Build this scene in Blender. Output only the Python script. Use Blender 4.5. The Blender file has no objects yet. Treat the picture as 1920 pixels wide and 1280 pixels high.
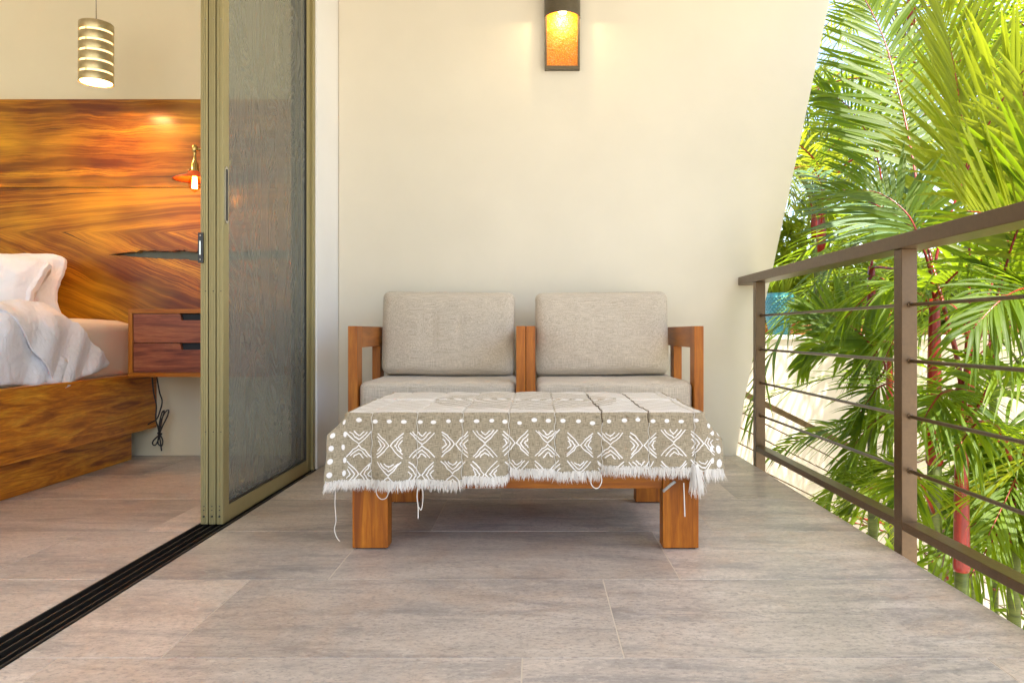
import bpy, bmesh, math, random
import numpy as np
from mathutils import Vector, Matrix, noise as mnoise
random.seed(7); np.random.seed(7)
R = math.radians
S = bpy.context.scene
C = S.collection

# ------------------------------------------------------------------ camera, sky, sun, exposure
H = 0.62
cam = bpy.data.cameras.new('camera'); camo = bpy.data.objects.new('camera', cam); C.objects.link(camo)
cam.sensor_width = 36; cam.lens = 1390 / 1920 * 36
cam.shift_x = -43 / 1920; cam.shift_y = -18 / 1920
cam.clip_start = .02; cam.clip_end = 500
camo.location = (0, 0, H); camo.rotation_euler = (R(90), 0, 0)
S.camera = camo
SUN_DIR = Vector((.20, -.26, .95)).normalized()          # towards the sun
w = bpy.data.worlds.new('World'); S.world = w; w.use_nodes = True
wn = w.node_tree.nodes; wl = w.node_tree.links
bg = wn['Background']; sky = wn.new('ShaderNodeTexSky'); sky.sky_type = 'NISHITA'; sky.sun_disc = False
sky.sun_elevation = math.asin(SUN_DIR.z); sky.sun_rotation = math.atan2(SUN_DIR.x, SUN_DIR.y)
sky.dust_density = 2.2; sky.air_density = 1.0
wl.new(sky.outputs[0], bg.inputs[0]); bg.inputs[1].default_value = .15
sl = bpy.data.lights.new('sun', 'SUN'); sl.energy = 4.2; sl.angle = R(.5); sl.color = (1, .95, .84)
so = bpy.data.objects.new('sun', sl); C.objects.link(so)
so.rotation_euler = (-SUN_DIR).to_track_quat('-Z', 'Y').to_euler()
so.location = (0, 0, 12)
S.view_settings.view_transform = 'Standard'; S.view_settings.look = 'None'
S.view_settings.gamma = 1; S.view_settings.use_curve_mapping = False
S.view_settings.exposure = 2.09
S.view_settings.use_white_balance = True; S.view_settings.white_balance_temperature = 6700; S.view_settings.white_balance_tint = 10
S.cycles.max_bounces = 14; S.cycles.diffuse_bounces = 8; S.cycles.transparent_max_bounces = 24
S.cycles.transmission_bounces = 8; S.cycles.sample_clamp_indirect = 6
S.cycles.use_denoising = True

def P(px, py, Y):                                          # a sight line of the survey, met at depth Y
    return Vector(((px - 1003) / 1390 * Y, Y, H + (622 - py) / 1390 * Y))

# ------------------------------------------------------------------ materials
class Mat:
    def __init__(s, name):
        s.m = bpy.data.materials.new(name); s.m.use_nodes = True
        s.nt = s.m.node_tree; s.n = s.nt.nodes; s.l = s.nt.links
        s.b = s.n['Principled BSDF']; s.out = s.n['Material Output']
    def add(s, t, **kw):
        nd = s.n.new('ShaderNode' + t)
        for k, v in kw.items():
            if k.startswith('i_'):
                key = k[2:]
                key = int(key) if key.isdigit() else key.replace('_', ' ')
                s.put(v, nd.inputs[key])
            else: setattr(nd, k, v)
        return nd
    def put(s, v, inp):
        if isinstance(v, bpy.types.NodeSocket): s.l.new(v, inp)
        elif isinstance(v, bpy.types.Node): s.l.new(v.outputs[0], inp)
        else: inp.default_value = v
    def math(s, op, a, b=0.0, c=None, clamp=False):
        nd = s.n.new('ShaderNodeMath'); nd.operation = op; nd.use_clamp = clamp
        s.put(a, nd.inputs[0]); s.put(b, nd.inputs[1])
        if c is not None: s.put(c, nd.inputs[2])
        return nd.outputs[0]
    def coord(s, scale=(1, 1, 1), rot=(0, 0, 0), rand=False, which='Object'):
        tc = s.add('TexCoord'); v = tc.outputs[which]
        if rand:
            oi = s.add('ObjectInfo')
            mu = s.add('VectorMath', operation='SCALE'); mu.inputs[0].default_value = (37, 53, 29)
            s.l.new(oi.outputs['Random'], mu.inputs['Scale'])
            ad = s.add('VectorMath', operation='ADD'); s.l.new(v, ad.inputs[0]); s.l.new(mu.outputs[0], ad.inputs[1]); v = ad.outputs[0]
        mp = s.add('Mapping'); s.l.new(v, mp.inputs[0]); mp.inputs['Scale'].default_value = scale; mp.inputs['Rotation'].default_value = rot
        return mp.outputs[0]
    def noise(s, vec, scale=5, detail=4, rough=.55, dist=0):
        nd = s.add('TexNoise'); s.l.new(vec, nd.inputs['Vector'])
        nd.inputs['Scale'].default_value = scale; nd.inputs['Detail'].default_value = detail
        nd.inputs['Roughness'].default_value = rough; nd.inputs['Distortion'].default_value = dist
        return nd.outputs[0]
    def ramp(s, fac, stops, interp='LINEAR'):
        nd = s.add('ValToRGB'); s.l.new(fac, nd.inputs[0]); cr = nd.color_ramp; cr.interpolation = interp
        while len(cr.elements) < len(stops): cr.elements.new(.5)
        for e, (p, c) in zip(cr.elements, stops):
            e.position = p; e.color = (*c, 1) if len(c) == 3 else c
        return nd.outputs[0]
    def g(s, fac, stops): return s.ramp(fac, [(p, (v, v, v)) for p, v in stops])
    def mix(s, f, a, b, blend='MIX'):
        nd = s.add('Mix', data_type='RGBA', blend_type=blend)
        s.put(f, nd.inputs[0])
        for v, i in ((a, 6), (b, 7)):
            if isinstance(v, tuple): v = (*v, 1) if len(v) == 3 else v
            s.put(v, nd.inputs[i])
        return nd.outputs[2]
    def bump(s, h, strength=.3, dist=.002, chain=None):
        nd = s.add('Bump'); s.put(h, nd.inputs['Height']); nd.inputs['Strength'].default_value = strength
        nd.inputs['Distance'].default_value = dist
        if chain: s.l.new(chain, nd.inputs['Normal'])
        s.l.new(nd.outputs[0], s.b.inputs['Normal']); return nd.outputs[0]
    def set(s, color=None, rough=None, metal=None, spec=None, coat=None):
        if color is not None: s.put((*color, 1) if isinstance(color, tuple) and len(color) == 3 else color, s.b.inputs['Base Color'])
        if rough is not None: s.put(rough, s.b.inputs['Roughness'])
        if metal is not None: s.put(metal, s.b.inputs['Metallic'])
        if spec is not None: s.put(spec, s.b.inputs['Specular IOR Level'])
        if coat is not None: s.put(coat, s.b.inputs['Coat Weight']); s.b.inputs['Coat Roughness'].default_value = .12
        return s

def m_plaster(name, col, warm=.0):
    m = Mat(name); v = m.coord()
    n1 = m.noise(v, 1.3, 5, .6); n2 = m.noise(v, 140, 3, .6); n3 = m.noise(v, 9, 5, .6)
    c2 = tuple(x * .93 for x in col)
    m.set(m.mix(m.g(n1, [(.35, 0), (.7, 1)]), col, c2), m.math('MULTIPLY_ADD', n2, .15, .6), spec=.25)
    m.bump(m.math('ADD', m.math('MULTIPLY', n2, .35), n3), .22, .0025); return m.m
M = {}
M['plaster'] = m_plaster('cream_plaster', (.72, .662, .545))
M['plaster_in'] = m_plaster('bedroom_plaster', (.74, .68, .50))
M['plaster_white'] = m_plaster('white_plaster', (.80, .78, .76))
M['retaining'] = m_plaster('outdoor_plaster', (.78, .67, .55))
M['ceiling'] = m_plaster('ceiling_paint', (.80, .78, .74))

def m_tile():
    m = Mat('porcelain_tile'); v = m.coord(rand=True); vs = m.coord((1, 3.2, 1), rand=True); vl = m.coord((1.0, 5.5, 1), rand=True)
    vx = m.coord((9, 1.2, 1), rand=True)
    big = m.noise(vs, 1.5, 8, .66, 1.6); streak = m.noise(vl, 2.2, 9, .70, .7); fine = m.noise(m.coord((1, 2.0, 1), rand=True), 30, 10, .85, .2)
    pat = m.noise(v, 3.2, 7, .68, 1.5); cross = m.noise(vx, 3, 6, .7)
    col = m.ramp(big, [(.30, (.27, .24, .225)), (.44, (.47, .41, .36)), (.58, (.58, .50, .43)), (.76, (.66, .60, .54))])
    col = m.mix(m.math('MULTIPLY', m.g(streak, [(.52, 0), (.60, 1)]), .55), col, (.25, .23, .225))
    col = m.mix(m.math('MULTIPLY', m.g(pat, [(.50, 0), (.64, 1)]), .40), col, (.50, .35, .25))
    col = m.mix(m.math('MULTIPLY', m.g(cross, [(.58, 0), (.72, 1)]), .22), col, (.20, .19, .185))
    sp_ = m.noise(m.coord((1, 1.7, 1), rand=True), 75, 5, .8)
    col = m.mix(m.math('MULTIPLY', m.g(fine, [(.52, 0), (.62, 1)]), .5), col, (.74, .67, .59))
    col = m.mix(m.math('MULTIPLY', m.g(sp_, [(.36, 1), (.50, 0)]), .7), col, (.23, .20, .185))
    col = m.mix(m.math('MULTIPLY', m.g(fine, [(.34, 1), (.46, 0)]), .42), col, (.20, .175, .16))
    oi = m.add('ObjectInfo')
    col = m.mix(1.0, col, m.g(oi.outputs['Random'], [(0, .84), (1, 1.12)]), 'MULTIPLY')
    m.set(col, m.math('MULTIPLY_ADD', streak, .30, .20), spec=.5)
    m.bump(m.math('ADD', fine, streak), .16, .0015); return m.m
M['tile'] = m_tile()
M['grout'] = Mat('grout').set((.62, .55, .46), .9).m

def m_wood(name, dark, mid, light, stretch=(14, 14, 1.1), scale=2.2, rough=.38, coat=.0, dist=1.0, fine=1.0):
    m = Mat(name); v = m.coord(stretch, rand=True)
    a = m.noise(v, scale, 5, .55, dist); b = m.noise(m.coord(tuple(x * 6 for x in stretch), rand=True), scale * 1.3, 6, .65)
    col = m.ramp(a, [(.30, dark), (.50, mid), (.72, light)])
    col = m.mix(m.math('MULTIPLY', m.g(b, [(.42, 1), (.62, 0)]), .38 * fine), col, dark)
    m.set(col, m.math('MULTIPLY_ADD', b, .15, rough - .07), spec=.32, coat=coat)
    m.bump(b, .10, .001); return m.m
M['teak'] = m_wood('teak_upright', (.20, .050, .004), (.40, .118, .007), (.50, .175, .014))
M['teak_x'] = m_wood('teak_lengthwise', (.20, .050, .004), (.40, .118, .007), (.50, .175, .014), (1.1, 14, 14))
M['teak_y'] = m_wood('teak_depthwise', (.22, .065, .010), (.38, .125, .018), (.47, .18, .028), (14, 1.1, 14))
M['night'] = m_wood('nightstand_walnut', (.11, .024, .014), (.29, .075, .034), (.42, .14, .055), (1.0, 10, 14), 2.4, .36, .1, 1.6)
M['bedwood'] = m_wood('bed_rail_wood', (.20, .045, .004), (.60, .20, .010), (.82, .40, .03), (6, 1.1, 12), 2.0, .3, .25, 2.0)

def m_head(name, mode):
    m = Mat(name); tc = m.add('TexCoord'); sep = m.add('SeparateXYZ'); m.l.new(tc.outputs['Object'], sep.inputs[0])
    x, z = sep.outputs[0], sep.outputs[2]
    warp = m.noise(m.coord((1, 1, 1.6)), 2.2, 3, .5)
    warp2 = m.noise(m.coord((1.2, 1, 3)), 7, 4, .6)
    if mode == 'swirl':                                    # rings that flow round the crack at (-2.1, 1.0)
        dz = m.math('SUBTRACT', z, 1.0); below = m.math('LESS_THAN', dz, 0.0)
        kx = m.math('MULTIPLY_ADD', below, .45, .22)
        ddx = m.math('MAXIMUM', m.math('SUBTRACT', -2.0, x), 0.0)
        r = m.math('SQRT', m.math('ADD', m.math('POWER', m.math('MULTIPLY', ddx, kx), 2.0), m.math('POWER', dz, 2.0)))
        xs_ = m.math('ADD', x, 2.25)
        slope = m.math('MULTIPLY', m.math('ADD', xs_, m.math('SQRT', m.math('MULTIPLY_ADD', xs_, xs_, .12))), .20)
        d = m.math('SUBTRACT', r, m.math('MULTIPLY', slope, m.math('MINIMUM', m.math('ABSOLUTE', m.math('MULTIPLY', dz, 3.5)), 1.0)))
    else: d = z
    d = m.math('ADD', d, m.math('MULTIPLY', m.math('SUBTRACT', warp, .5), .08 if mode == 'swirl' else .06))
    d = m.math('ADD', d, m.math('MULTIPLY', m.math('SUBTRACT', warp2, .5), .018))
    cv = m.add('CombineXYZ'); m.l.new(m.math('MULTIPLY', d, 30.0), cv.inputs[2]); m.l.new(m.math('MULTIPLY', x, 1.1), cv.inputs[0])
    cf = m.add('CombineXYZ'); m.l.new(m.math('MULTIPLY', d, 170.0), cf.inputs[2]); m.l.new(m.math('MULTIPLY', x, 5.0), cf.inputs[0])
    bands = m.noise(cv.outputs[0], .55, 4, .62, .3); fine = m.noise(cf.outputs[0], .8, 5, .7)
    big = m.noise(m.coord((1, 1, 2.0)), 1.5, 3, .5)
    col = m.ramp(bands, [(.32, (.06, .013, .002)), (.42, (.19, .044, .004)), (.50, (.42, .145, .008)), (.68, (.66, .32, .018))])
    col = m.mix(m.math('MULTIPLY', m.g(fine, [(.43, 1), (.53, 0)]), .72), col, (.11, .026, .003))
    if mode == 'line': col = m.mix(m.g(m.math('ADD', z, m.math('MULTIPLY', m.math('SUBTRACT', warp, .5), .3)), [(0, 0), (1, 0)]) if False else m.math('MULTIPLY', m.add('MapRange', i_0=m.math('ADD', z, m.math('MULTIPLY', m.math('SUBTRACT', warp, .5), .35)), i_1=1.52, i_2=1.78), .62), col, (.16, .045, .006))
    col = m.mix(m.math('MULTIPLY', m.g(big, [(.45, 0), (.65, 1)]), .6), col, (.70, .36, .018))
    cl = m.add('CombineXYZ'); m.l.new(m.math('MULTIPLY', d, 9.0), cl.inputs[2]); m.l.new(m.math('MULTIPLY', x, .8), cl.inputs[0])
    col = m.mix(m.math('MULTIPLY', m.g(m.noise(cl.outputs[0], .9, 3, .6, .4), [(.46, 0), (.62, 1)]), .62), col, (.12, .026, .003))
    ck = m.noise(cv.outputs[0], 1.4, 2, .4, .2)
    col = m.mix(m.math('MULTIPLY', m.g(ck, [(.27, 1), (.33, 0)]), .8), col, (.035, .010, .003))
    m.set(col, m.math('MULTIPLY_ADD', fine, .12, .24), spec=.3, coat=.15); m.bump(fine, .08, .001); return m.m
M['head_top'] = m_head('headboard_plank', 'line'); M['head_low'] = m_head('headboard_slab', 'swirl')
M['bark_edge'] = Mat('live_edge').set((.16, .06, .02), .8).m

def m_linen(name, c1, c2):
    m = Mat(name)
    a = m.noise(m.coord((2.2, 90, 90)), 7, 3, .7); b = m.noise(m.coord((90, 90, 2.2)), 7, 3, .7)
    big = m.noise(m.coord(), 3, 3, .5)
    f = m.math('ADD', m.math('MULTIPLY', a, .5), m.math('MULTIPLY', b, .5))
    col = m.mix(m.g(f, [(.38, 0), (.62, 1)]), c1, c2)
    m.set(col, .92, spec=.15); m.b.inputs['Sheen Weight'].default_value = .15
    w1 = m.bump(f, .35, .0012)
    m.bump(big, .15, .02, w1); return m.m
M['linen'] = m_linen('linen_fabric', (.34, .285, .22), (.68, .595, .485))
def m_sheet():
    m = Mat('white_sheet'); v = m.coord()
    a = m.noise(m.coord((1.0, 2.2, 1.6)), 6, 6, .6, 2.2); b = m.noise(v, 26, 4, .6, .8)
    m.set((.78, .79, .85), .9, spec=.1); k = m.bump(a, .35, .03); m.bump(b, .2, .008, k); return m.m
M['sheet'] = m_sheet()
M['fitted'] = Mat('fitted_sheet').set((.74, .67, .57), .85).m

def m_cloth():
    m = Mat('mudcloth'); at = m.add('Attribute', attribute_name='paint'); uv = m.add('UVMap')
    def mp(sc):
        q = m.add('Mapping'); m.l.new(uv.outputs[0], q.inputs[0]); q.inputs['Scale'].default_value = sc; return q.outputs[0]
    a = m.noise(mp((900, 60, 1)), 1, 2, .6); b = m.noise(mp((60, 700, 1)), 1, 2, .6); c = m.noise(mp((500, 500, 1)), 1, 2, .6)
    weave = m.math('ADD', m.math('MULTIPLY', a, .5), m.math('MULTIPLY', b, .5))
    base = m.mix(m.g(weave, [(.36, 0), (.62, 1)]), (.15, .118, .068), (.46, .385, .27))
    pm = m.math('ADD', at.outputs['Fac'], m.math('MULTIPLY', m.math('SUBTRACT', c, .5), .35))
    col = m.mix(m.g(pm, [(.42, 0), (.60, 1)]), base, (.80, .76, .72))
    m.set(col, .95, spec=.08); m.bump(m.math('ADD', weave, m.math('MULTIPLY', at.outputs['Fac'], .5)), .5, .0015); return m.m
M['cloth'] = m_cloth()
M['fringe'] = Mat('cotton_fringe').set((.74, .69, .62), .95).m
M['seam_light'] = Mat('pale_seam_thread').set((.70, .65, .57), .9).m
M['seam'] = Mat('seam_thread').set((.10, .065, .035), .9).m

def m_metal(name, col, rough, metal, bump=0.0, sc=60, var=.82):
    m = Mat(name); n = m.noise(m.coord(), sc, 4, .6)
    m.set(m.mix(m.g(n, [(.3, 0), (.7, 1)]), col, tuple(c * var for c in col)), m.math('MULTIPLY_ADD', n, .1, rough - .05), metal)
    if bump: m.bump(n, bump, .001)
    return m.m
M['bronze'] = m_metal('bronze_painted_steel', (.120, .070, .030), .32, .25, .2, 90)
M['champagne'] = m_metal('champagne_aluminium', (.33, .275, .125), .44, .35, 0, 40, .97)
M['track'] = m_metal('black_track', (.022, .02, .018), .4, .3)
M['track_lip'] = m_metal('track_ridge', (.07, .045, .028), .35, .7)
M['black'] = Mat('black_plastic').set((.012, .012, .012), .4).m
M['dark'] = Mat('recess_shade_black').set((.012, .014, .018), .7).m
M['steel'] = m_metal('brushed_steel', (.62, .60, .55), .22, .95)
M['nickel'] = m_metal('brushed_nickel_bands', (.60, .50, .29), .34, .8)
M['brass'] = m_metal('antique_brass', (.62, .45, .16), .22, 1.0)
M['sconce'] = m_metal('grey_bronze_housing', (.125, .10, .062), .42, .4, .1)
M['copper'] = Mat('copper_shade').set((.62, .10, .03), .35, .25).m
M['wallcap'] = m_plaster('wall_cap', (.82, .77, .68))
def m_emit(name, col, st):
    m = Mat(name); m.b.inputs['Emission Color'].default_value = (*col, 1); m.b.inputs['Emission Strength'].default_value = st
    m.set(col, .6); return m.m
M['diffuser'] = m_emit('lamp_diffuser', (1, .72, .34), .5)
M['bulb'] = m_emit('led_bulb', (1, .80, .50), 14)
M['filament'] = m_emit('filament', (1, .55, .16), 25)
def m_amber():
    m = Mat('amber_hammered_glass'); v = m.coord((1, 1, 1.3)); n = m.noise(v, 75, 3, .6, 2.0)
    m.set(m.mix(m.g(n, [(.35, 0), (.65, 1)]), (.50, .13, .003), (.74, .25, .008)), .30, spec=.5)
    m.bump(n, .8, .004); return m.m
M['amber'] = m_amber()
def m_glass(name, tint, refl_rough=.02):
    m = Mat(name); tr = m.add('BsdfTransparent'); tr.inputs[0].default_value = (*tint, 1)
    gl = m.add('BsdfGlossy'); gl.inputs[0].default_value = (.9, .92, .9, 1); gl.inputs['Roughness'].default_value = refl_rough
    fr = m.add('Fresnel'); fr.inputs[0].default_value = 1.5
    mx = m.add('MixShader'); m.l.new(fr.outputs[0], mx.inputs[0]); m.l.new(tr.outputs[0], mx.inputs[1]); m.l.new(gl.outputs[0], mx.inputs[2])
    m.l.new(mx.outputs[0], m.out.inputs[0]); return m.m
M['glass'] = m_glass('door_glass', (.74, .76, .68))
def m_bulbglass():
    m = Mat('bulb_amber_glass'); tr = m.add('BsdfTransparent'); tr.inputs[0].default_value = (1, .72, .38, 1)
    gl = m.add('BsdfGlossy'); gl.inputs['Roughness'].default_value = .05
    mx = m.add('MixShader'); mx.inputs[0].default_value = .08; m.l.new(tr.outputs[0], mx.inputs[1]); m.l.new(gl.outputs[0], mx.inputs[2])
    m.l.new(mx.outputs[0], m.out.inputs[0]); return m.m
M['bulbglass'] = m_bulbglass()
def m_screen():
    m = Mat('insect_mesh'); v = m.coord((1, 7, 3)); v2 = m.coord((1, 3.2, 1.7))
    n = m.noise(m.coord((1, 3.0, 1.5)), 2.4, 0.0, .4, .0); tcs = m.add('TexCoord'); sx_ = m.add('SeparateXYZ'); m.l.new(tcs.outputs['Object'], sx_.inputs[0])
    w2 = m.math('SINE', m.math('ADD', m.math('MULTIPLY', sx_.outputs[1], 120.0), m.math('MULTIPLY', n, 90.0))); wv = m.math('MULTIPLY_ADD', w2, .022, .56)
    d = m.add('BsdfDiffuse'); m.l.new(m.mix(m.math('MULTIPLY_ADD', w2, .5, .5), (.235, .235, .205), (.275, .272, .235)), d.inputs[0])
    tr = m.add('BsdfTransparent'); mx = m.add('MixShader'); m.l.new(wv, mx.inputs[0])
    m.l.new(tr.outputs[0], mx.inputs[1]); m.l.new(d.outputs[0], mx.inputs[2]); m.l.new(mx.outputs[0], m.out.inputs[0]); return m.m
M['screen'] = m_screen()
M['turquoise'] = Mat('turquoise_glaze').set((.025, .16, .18), .32, coat=.3).m

def m_leaf(name, c_hi, c_lo, trans, tfac=.42):
    m = Mat(name); at = m.add('Attribute', attribute_name='tint'); uv = m.add('UVMap')
    sp = m.add('SeparateXYZ'); m.l.new(uv.outputs[0], sp.inputs[0])
    st = m.math('SINE', m.math('MULTIPLY', sp.outputs[0], 26.0)); n = m.noise(m.coord(), 6, 4, .6)
    f = m.math('ADD', m.math('MULTIPLY', at.outputs['Fac'], .75), m.math('ADD', m.math('MULTIPLY', st, .10), m.math('MULTIPLY', m.math('SUBTRACT', n, .5), .8)))
    f = m.math('ADD', f, .05, clamp=True)
    tip = m.g(m.math('ADD', sp.outputs[1], m.math('MULTIPLY', n, .25)), [(1.0, 0), (1.0, 0)]) if False else m.math('MULTIPLY', m.math('GREATER_THAN', m.math('ADD', sp.outputs[1], m.math('MULTIPLY', n, .5)), 1.24), .7)
    m.set(m.mix(tip, m.mix(f, c_lo, c_hi), (.20, .12, .04)), .42, spec=.28)
    t = m.add('BsdfTranslucent'); m.l.new(m.mix(f, tuple(x * .5 for x in trans), trans), t.inputs[0])
    mx = m.add('MixShader'); mx.inputs[0].default_value = tfac; m.l.new(m.b.outputs[0], mx.inputs[1]); m.l.new(t.outputs[0], mx.inputs[2])
    m.l.new(mx.outputs[0], m.out.inputs[0]); m.bump(st, .2, .002); return m.m
M['leaf'] = m_leaf('palm_leaf', (.12, .19, .012), (.022, .062, .007), (.36, .52, .014), .5)
M['leaf_y'] = m_leaf('palm_leaf_yellow', (.22, .26, .012), (.10, .15, .008), (.50, .58, .03), .56)
M['leaf_skylit'] = m_leaf('palm_leaf_skylit', (.13, .22, .10), (.03, .085, .035), (.16, .30, .06), .25)  # blue-green sky light on the frond is put into this leaf colour
M['red'] = m_wood('red_crownshaft', (.07, .008, .004), (.22, .010, .007), (.38, .03, .010), (14, 14, 1.1), 2.2, .34, .2)
M['stem'] = m_wood('green_palm_stem', (.045, .055, .012), (.10, .13, .02), (.16, .18, .04), (3, 3, 16), 2, .45)
M['concrete'] = m_plaster('pale_yard_paving', (.50, .45, .37))
M['soil'] = m_plaster('leaf_litter_soil', (.22, .11, .045))

# ------------------------------------------------------------------ building helpers
def thing(name, label, cat, loc=(0, 0, 0), group=None):
    o = bpy.data.objects.new(name, None); C.objects.link(o); o.location = loc; o.empty_display_size = .05
    o['label'] = label; o['category'] = cat
    if group: o['group'] = group
    return o
def tag(o, label, cat, group=None):
    o['label'] = label; o['category'] = cat
    if group: o['group'] = group
    return o
def base_of(o):
    v = Vector((0, 0, 0))
    while o is not None: v = v + Vector(o.location); o = o.parent
    return v
def link(name, me, mat, parent=None, kind=None):
    o = bpy.data.objects.new(name, me); C.objects.link(o)
    if mat: me.materials.append(mat)
    if parent: o.parent = parent
    if kind: o['kind'] = kind
    return o
def put(name, verts, faces, mat, parent=None, smooth=False, kind=None, loc=None):
    """verts in place coordinates; stored relative to the parent's origin (or to loc)"""
    b = base_of(parent) if parent else Vector(loc or (0, 0, 0))
    me = bpy.data.meshes.new(name)
    v = np.asarray([tuple(p) for p in verts], dtype=float) - np.array(b)
    me.from_pydata(v.tolist(), [], [tuple(int(i) for i in f) for f in faces]); me.update()
    if smooth: me.polygons.foreach_set('use_smooth', [True] * len(me.polygons))
    o = link(name, me, mat, parent, kind)
    if not parent and loc: o.location = loc
    return o
class MB:
    def __init__(s): s.v = []; s.f = []; s.sm = []
    def add(s, v, f, sm=False):
        n = len(s.v); s.v += [tuple(p) for p in v]; s.f += [tuple(i + n for i in q) for q in f]; s.sm += [sm] * len(f); return s
    def box(s, x0, x1, y0, y1, z0, z1, bev=0.0):
        if bev > 0:
            bm = bmesh.new(); bmesh.ops.create_cube(bm, size=1)
            for q in bm.verts: q.co = Vector(((x0 + x1) / 2 + q.co.x * (x1 - x0), (y0 + y1) / 2 + q.co.y * (y1 - y0), (z0 + z1) / 2 + q.co.z * (z1 - z0)))
            bmesh.ops.bevel(bm, geom=bm.edges[:], offset=bev, segments=2, affect='EDGES', profile=.6)
            bm.verts.index_update(); s.add([q.co[:] for q in bm.verts], [[k.index for k in f.verts] for f in bm.faces]); bm.free(); return s
        v = [(x, y, z) for z in (z0, z1) for y in (y0, y1) for x in (x0, x1)]
        return s.add(v, [(0, 2, 3, 1), (4, 5, 7, 6), (0, 1, 5, 4), (2, 6, 7, 3), (0, 4, 6, 2), (1, 3, 7, 5)])
    def tube(s, pts, r, n=8, cap=True):
        pts = [Vector(p) for p in pts]; k = len(pts); rs = r if isinstance(r, (list, tuple)) else [r] * k
        T = [(pts[min(i + 1, k - 1)] - pts[max(i - 1, 0)]).normalized() for i in range(k)]
        a = T[0].orthogonal().normalized(); v = []
        for i in range(k):
            a = (a - T[i] * a.dot(T[i])).normalized(); b = T[i].cross(a)
            v += [pts[i] + (a * math.cos(2 * math.pi * j / n) + b * math.sin(2 * math.pi * j / n)) * rs[i] for j in range(n)]
        f = [(i * n + j, i * n + (j + 1) % n, (i + 1) * n + (j + 1) % n, (i + 1) * n + j) for i in range(k - 1) for j in range(n)]
        if cap: f += [tuple(range(n - 1, -1, -1)), tuple(range((k - 1) * n, k * n))]
        return s.add(v, f, True)
    def lathe(s, prof, c, n=32, a0=0, a1=2 * math.pi, M4=None):
        full = abs(a1 - a0 - 2 * math.pi) < 1e-6; m = n if full else n + 1; v = []
        for r, z in prof:
            for j in range(m):
                a = a0 + (a1 - a0) * j / n; q = Vector((r * math.cos(a), r * math.sin(a), z))
                if M4: q = M4 @ q
                v.append(Vector(c) + q)
        f = []
        for i in range(len(prof) - 1):
            for j in range(n):
                j2 = (j + 1) % m if full else j + 1
                f.append((i * m + j, i * m + j2, (i + 1) * m + j2, (i + 1) * m + j))
        return s.add(v, f, True)
    def build(s, name, mat, parent=None, kind=None, loc=None):
        o = put(name, s.v, s.f, mat, parent, kind=kind, loc=loc); o.data.polygons.foreach_set('use_smooth', s.sm); o.data.update(); return o
def box(name, x0, x1, y0, y1, z0, z1, mat, parent=None, bev=0.0, kind=None, loc=None):
    return MB().box(x0, x1, y0, y1, z0, z1, bev).build(name, mat, parent, kind, loc)
def spline(ctrl, n):
    c = [Vector(p) for p in ctrl]; c = [2 * c[0] - c[1]] + c + [2 * c[-1] - c[-2]]; out = []
    segs = len(c) - 3
    for i in range(n):
        t = i / (n - 1) * segs; k = min(int(t), segs - 1); u = t - k
        a, b, d, e = c[k:k + 4]
        out.append(.5 * ((2 * b) + (d - a) * u + (2 * a - 5 * b + 4 * d - e) * u * u + (3 * b - a - 3 * d + e) * u ** 3))
    return out
def fbm(x, y, z=0.0): return mnoise.fractal(Vector((x, y, z)), 1.0, 2.0, 4)

# ------------------------------------------------------------------ floor: slab, grout bed and every tile
EDGE = 1.02; WALL = 3.73; TX0, TX1 = -1.082, -.984
floor = box('floor', -5.0, EDGE, -2.2, 3.78, -.26, -.021, M['plaster_white'], kind='structure')
for a, c in ((-4.99, TX0 - .001), (TX1 + .001, EDGE - .004)): box('grout_bed', a, c, -2.19, WALL + .0, -.0205, -.0009, M['grout'], floor)
pitch, rowh = .883, .4485
for k in range(-7, 6):
    y0, y1 = 1.411 + rowh * k, min(1.411 + rowh * (k + 1), WALL)
    y0 = max(y0, -2.19)
    if y1 - y0 < .02: continue
    off = .170 + .194 * k
    js = sorted(off + pitch * i for i in range(-12, 12))
    for a, b in zip(js, js[1:]):
        for lo, hi in ((-5.0, TX0), (TX1, EDGE)):
            x0, x1 = max(a, lo), min(b, hi)
            if x1 - x0 < .012: continue
            g = .0014; dz = random.uniform(-.0004, .0004)
            MB().box(x0 + g, x1 - g, y0 + g, y1 - g, -.0200, dz, .0006).build('tile', M['tile'], floor)

# walls, ceiling
def prism(name, poly, y0, y1, mat, parent=None, kind=None, bev=.004):
    n = len(poly); bm = bmesh.new()
    a = [bm.verts.new((x, y0, z)) for x, z in poly]; b = [bm.verts.new((x, y1, z)) for x, z in poly]
    bm.faces.new(a); bm.faces.new(b[::-1])
    for i in range(n): bm.faces.new((a[i], b[i], b[(i + 1) % n], a[(i + 1) % n]))
    bmesh.ops.recalc_face_normals(bm, faces=bm.faces[:])
    if bev: bmesh.ops.bevel(bm, geom=bm.edges[:], offset=bev, segments=2, affect='EDGES')
    me = bpy.data.meshes.new(name); bm.to_mesh(me); bm.free(); return link(name, me, mat, parent, kind)
bw = prism('balcony_wall', [(-.990, -.26), (.985, -.26), (1.012, 0), (1.060, .30), (1.125, .62), (1.20, .947), (1.345, 1.62), (1.484, 2.29), (1.56, 2.66), (-.990, 2.66)], WALL, WALL + .22, M['plaster'], kind='structure')
box('bedroom_wall', -5.0, -1.10, WALL, WALL + .22, -.26, 2.66, M['plaster_in'], kind='structure')
box('wall_left', -5.2, -5.0, -2.2, WALL, -.26, 2.66, M['plaster_in'], kind='structure')
box('ceiling', -5.2, 1.72, -2.2, WALL + .30, 2.662, 2.86, M['ceiling'], kind='structure')  # unseen balcony overhang past the slab, sized to keep sun off the floor
pier = box('door_pier', -1.099, -.991, 3.352, WALL + .2, -.02, 2.66, M['plaster_white'], kind='structure', bev=.004)
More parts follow.
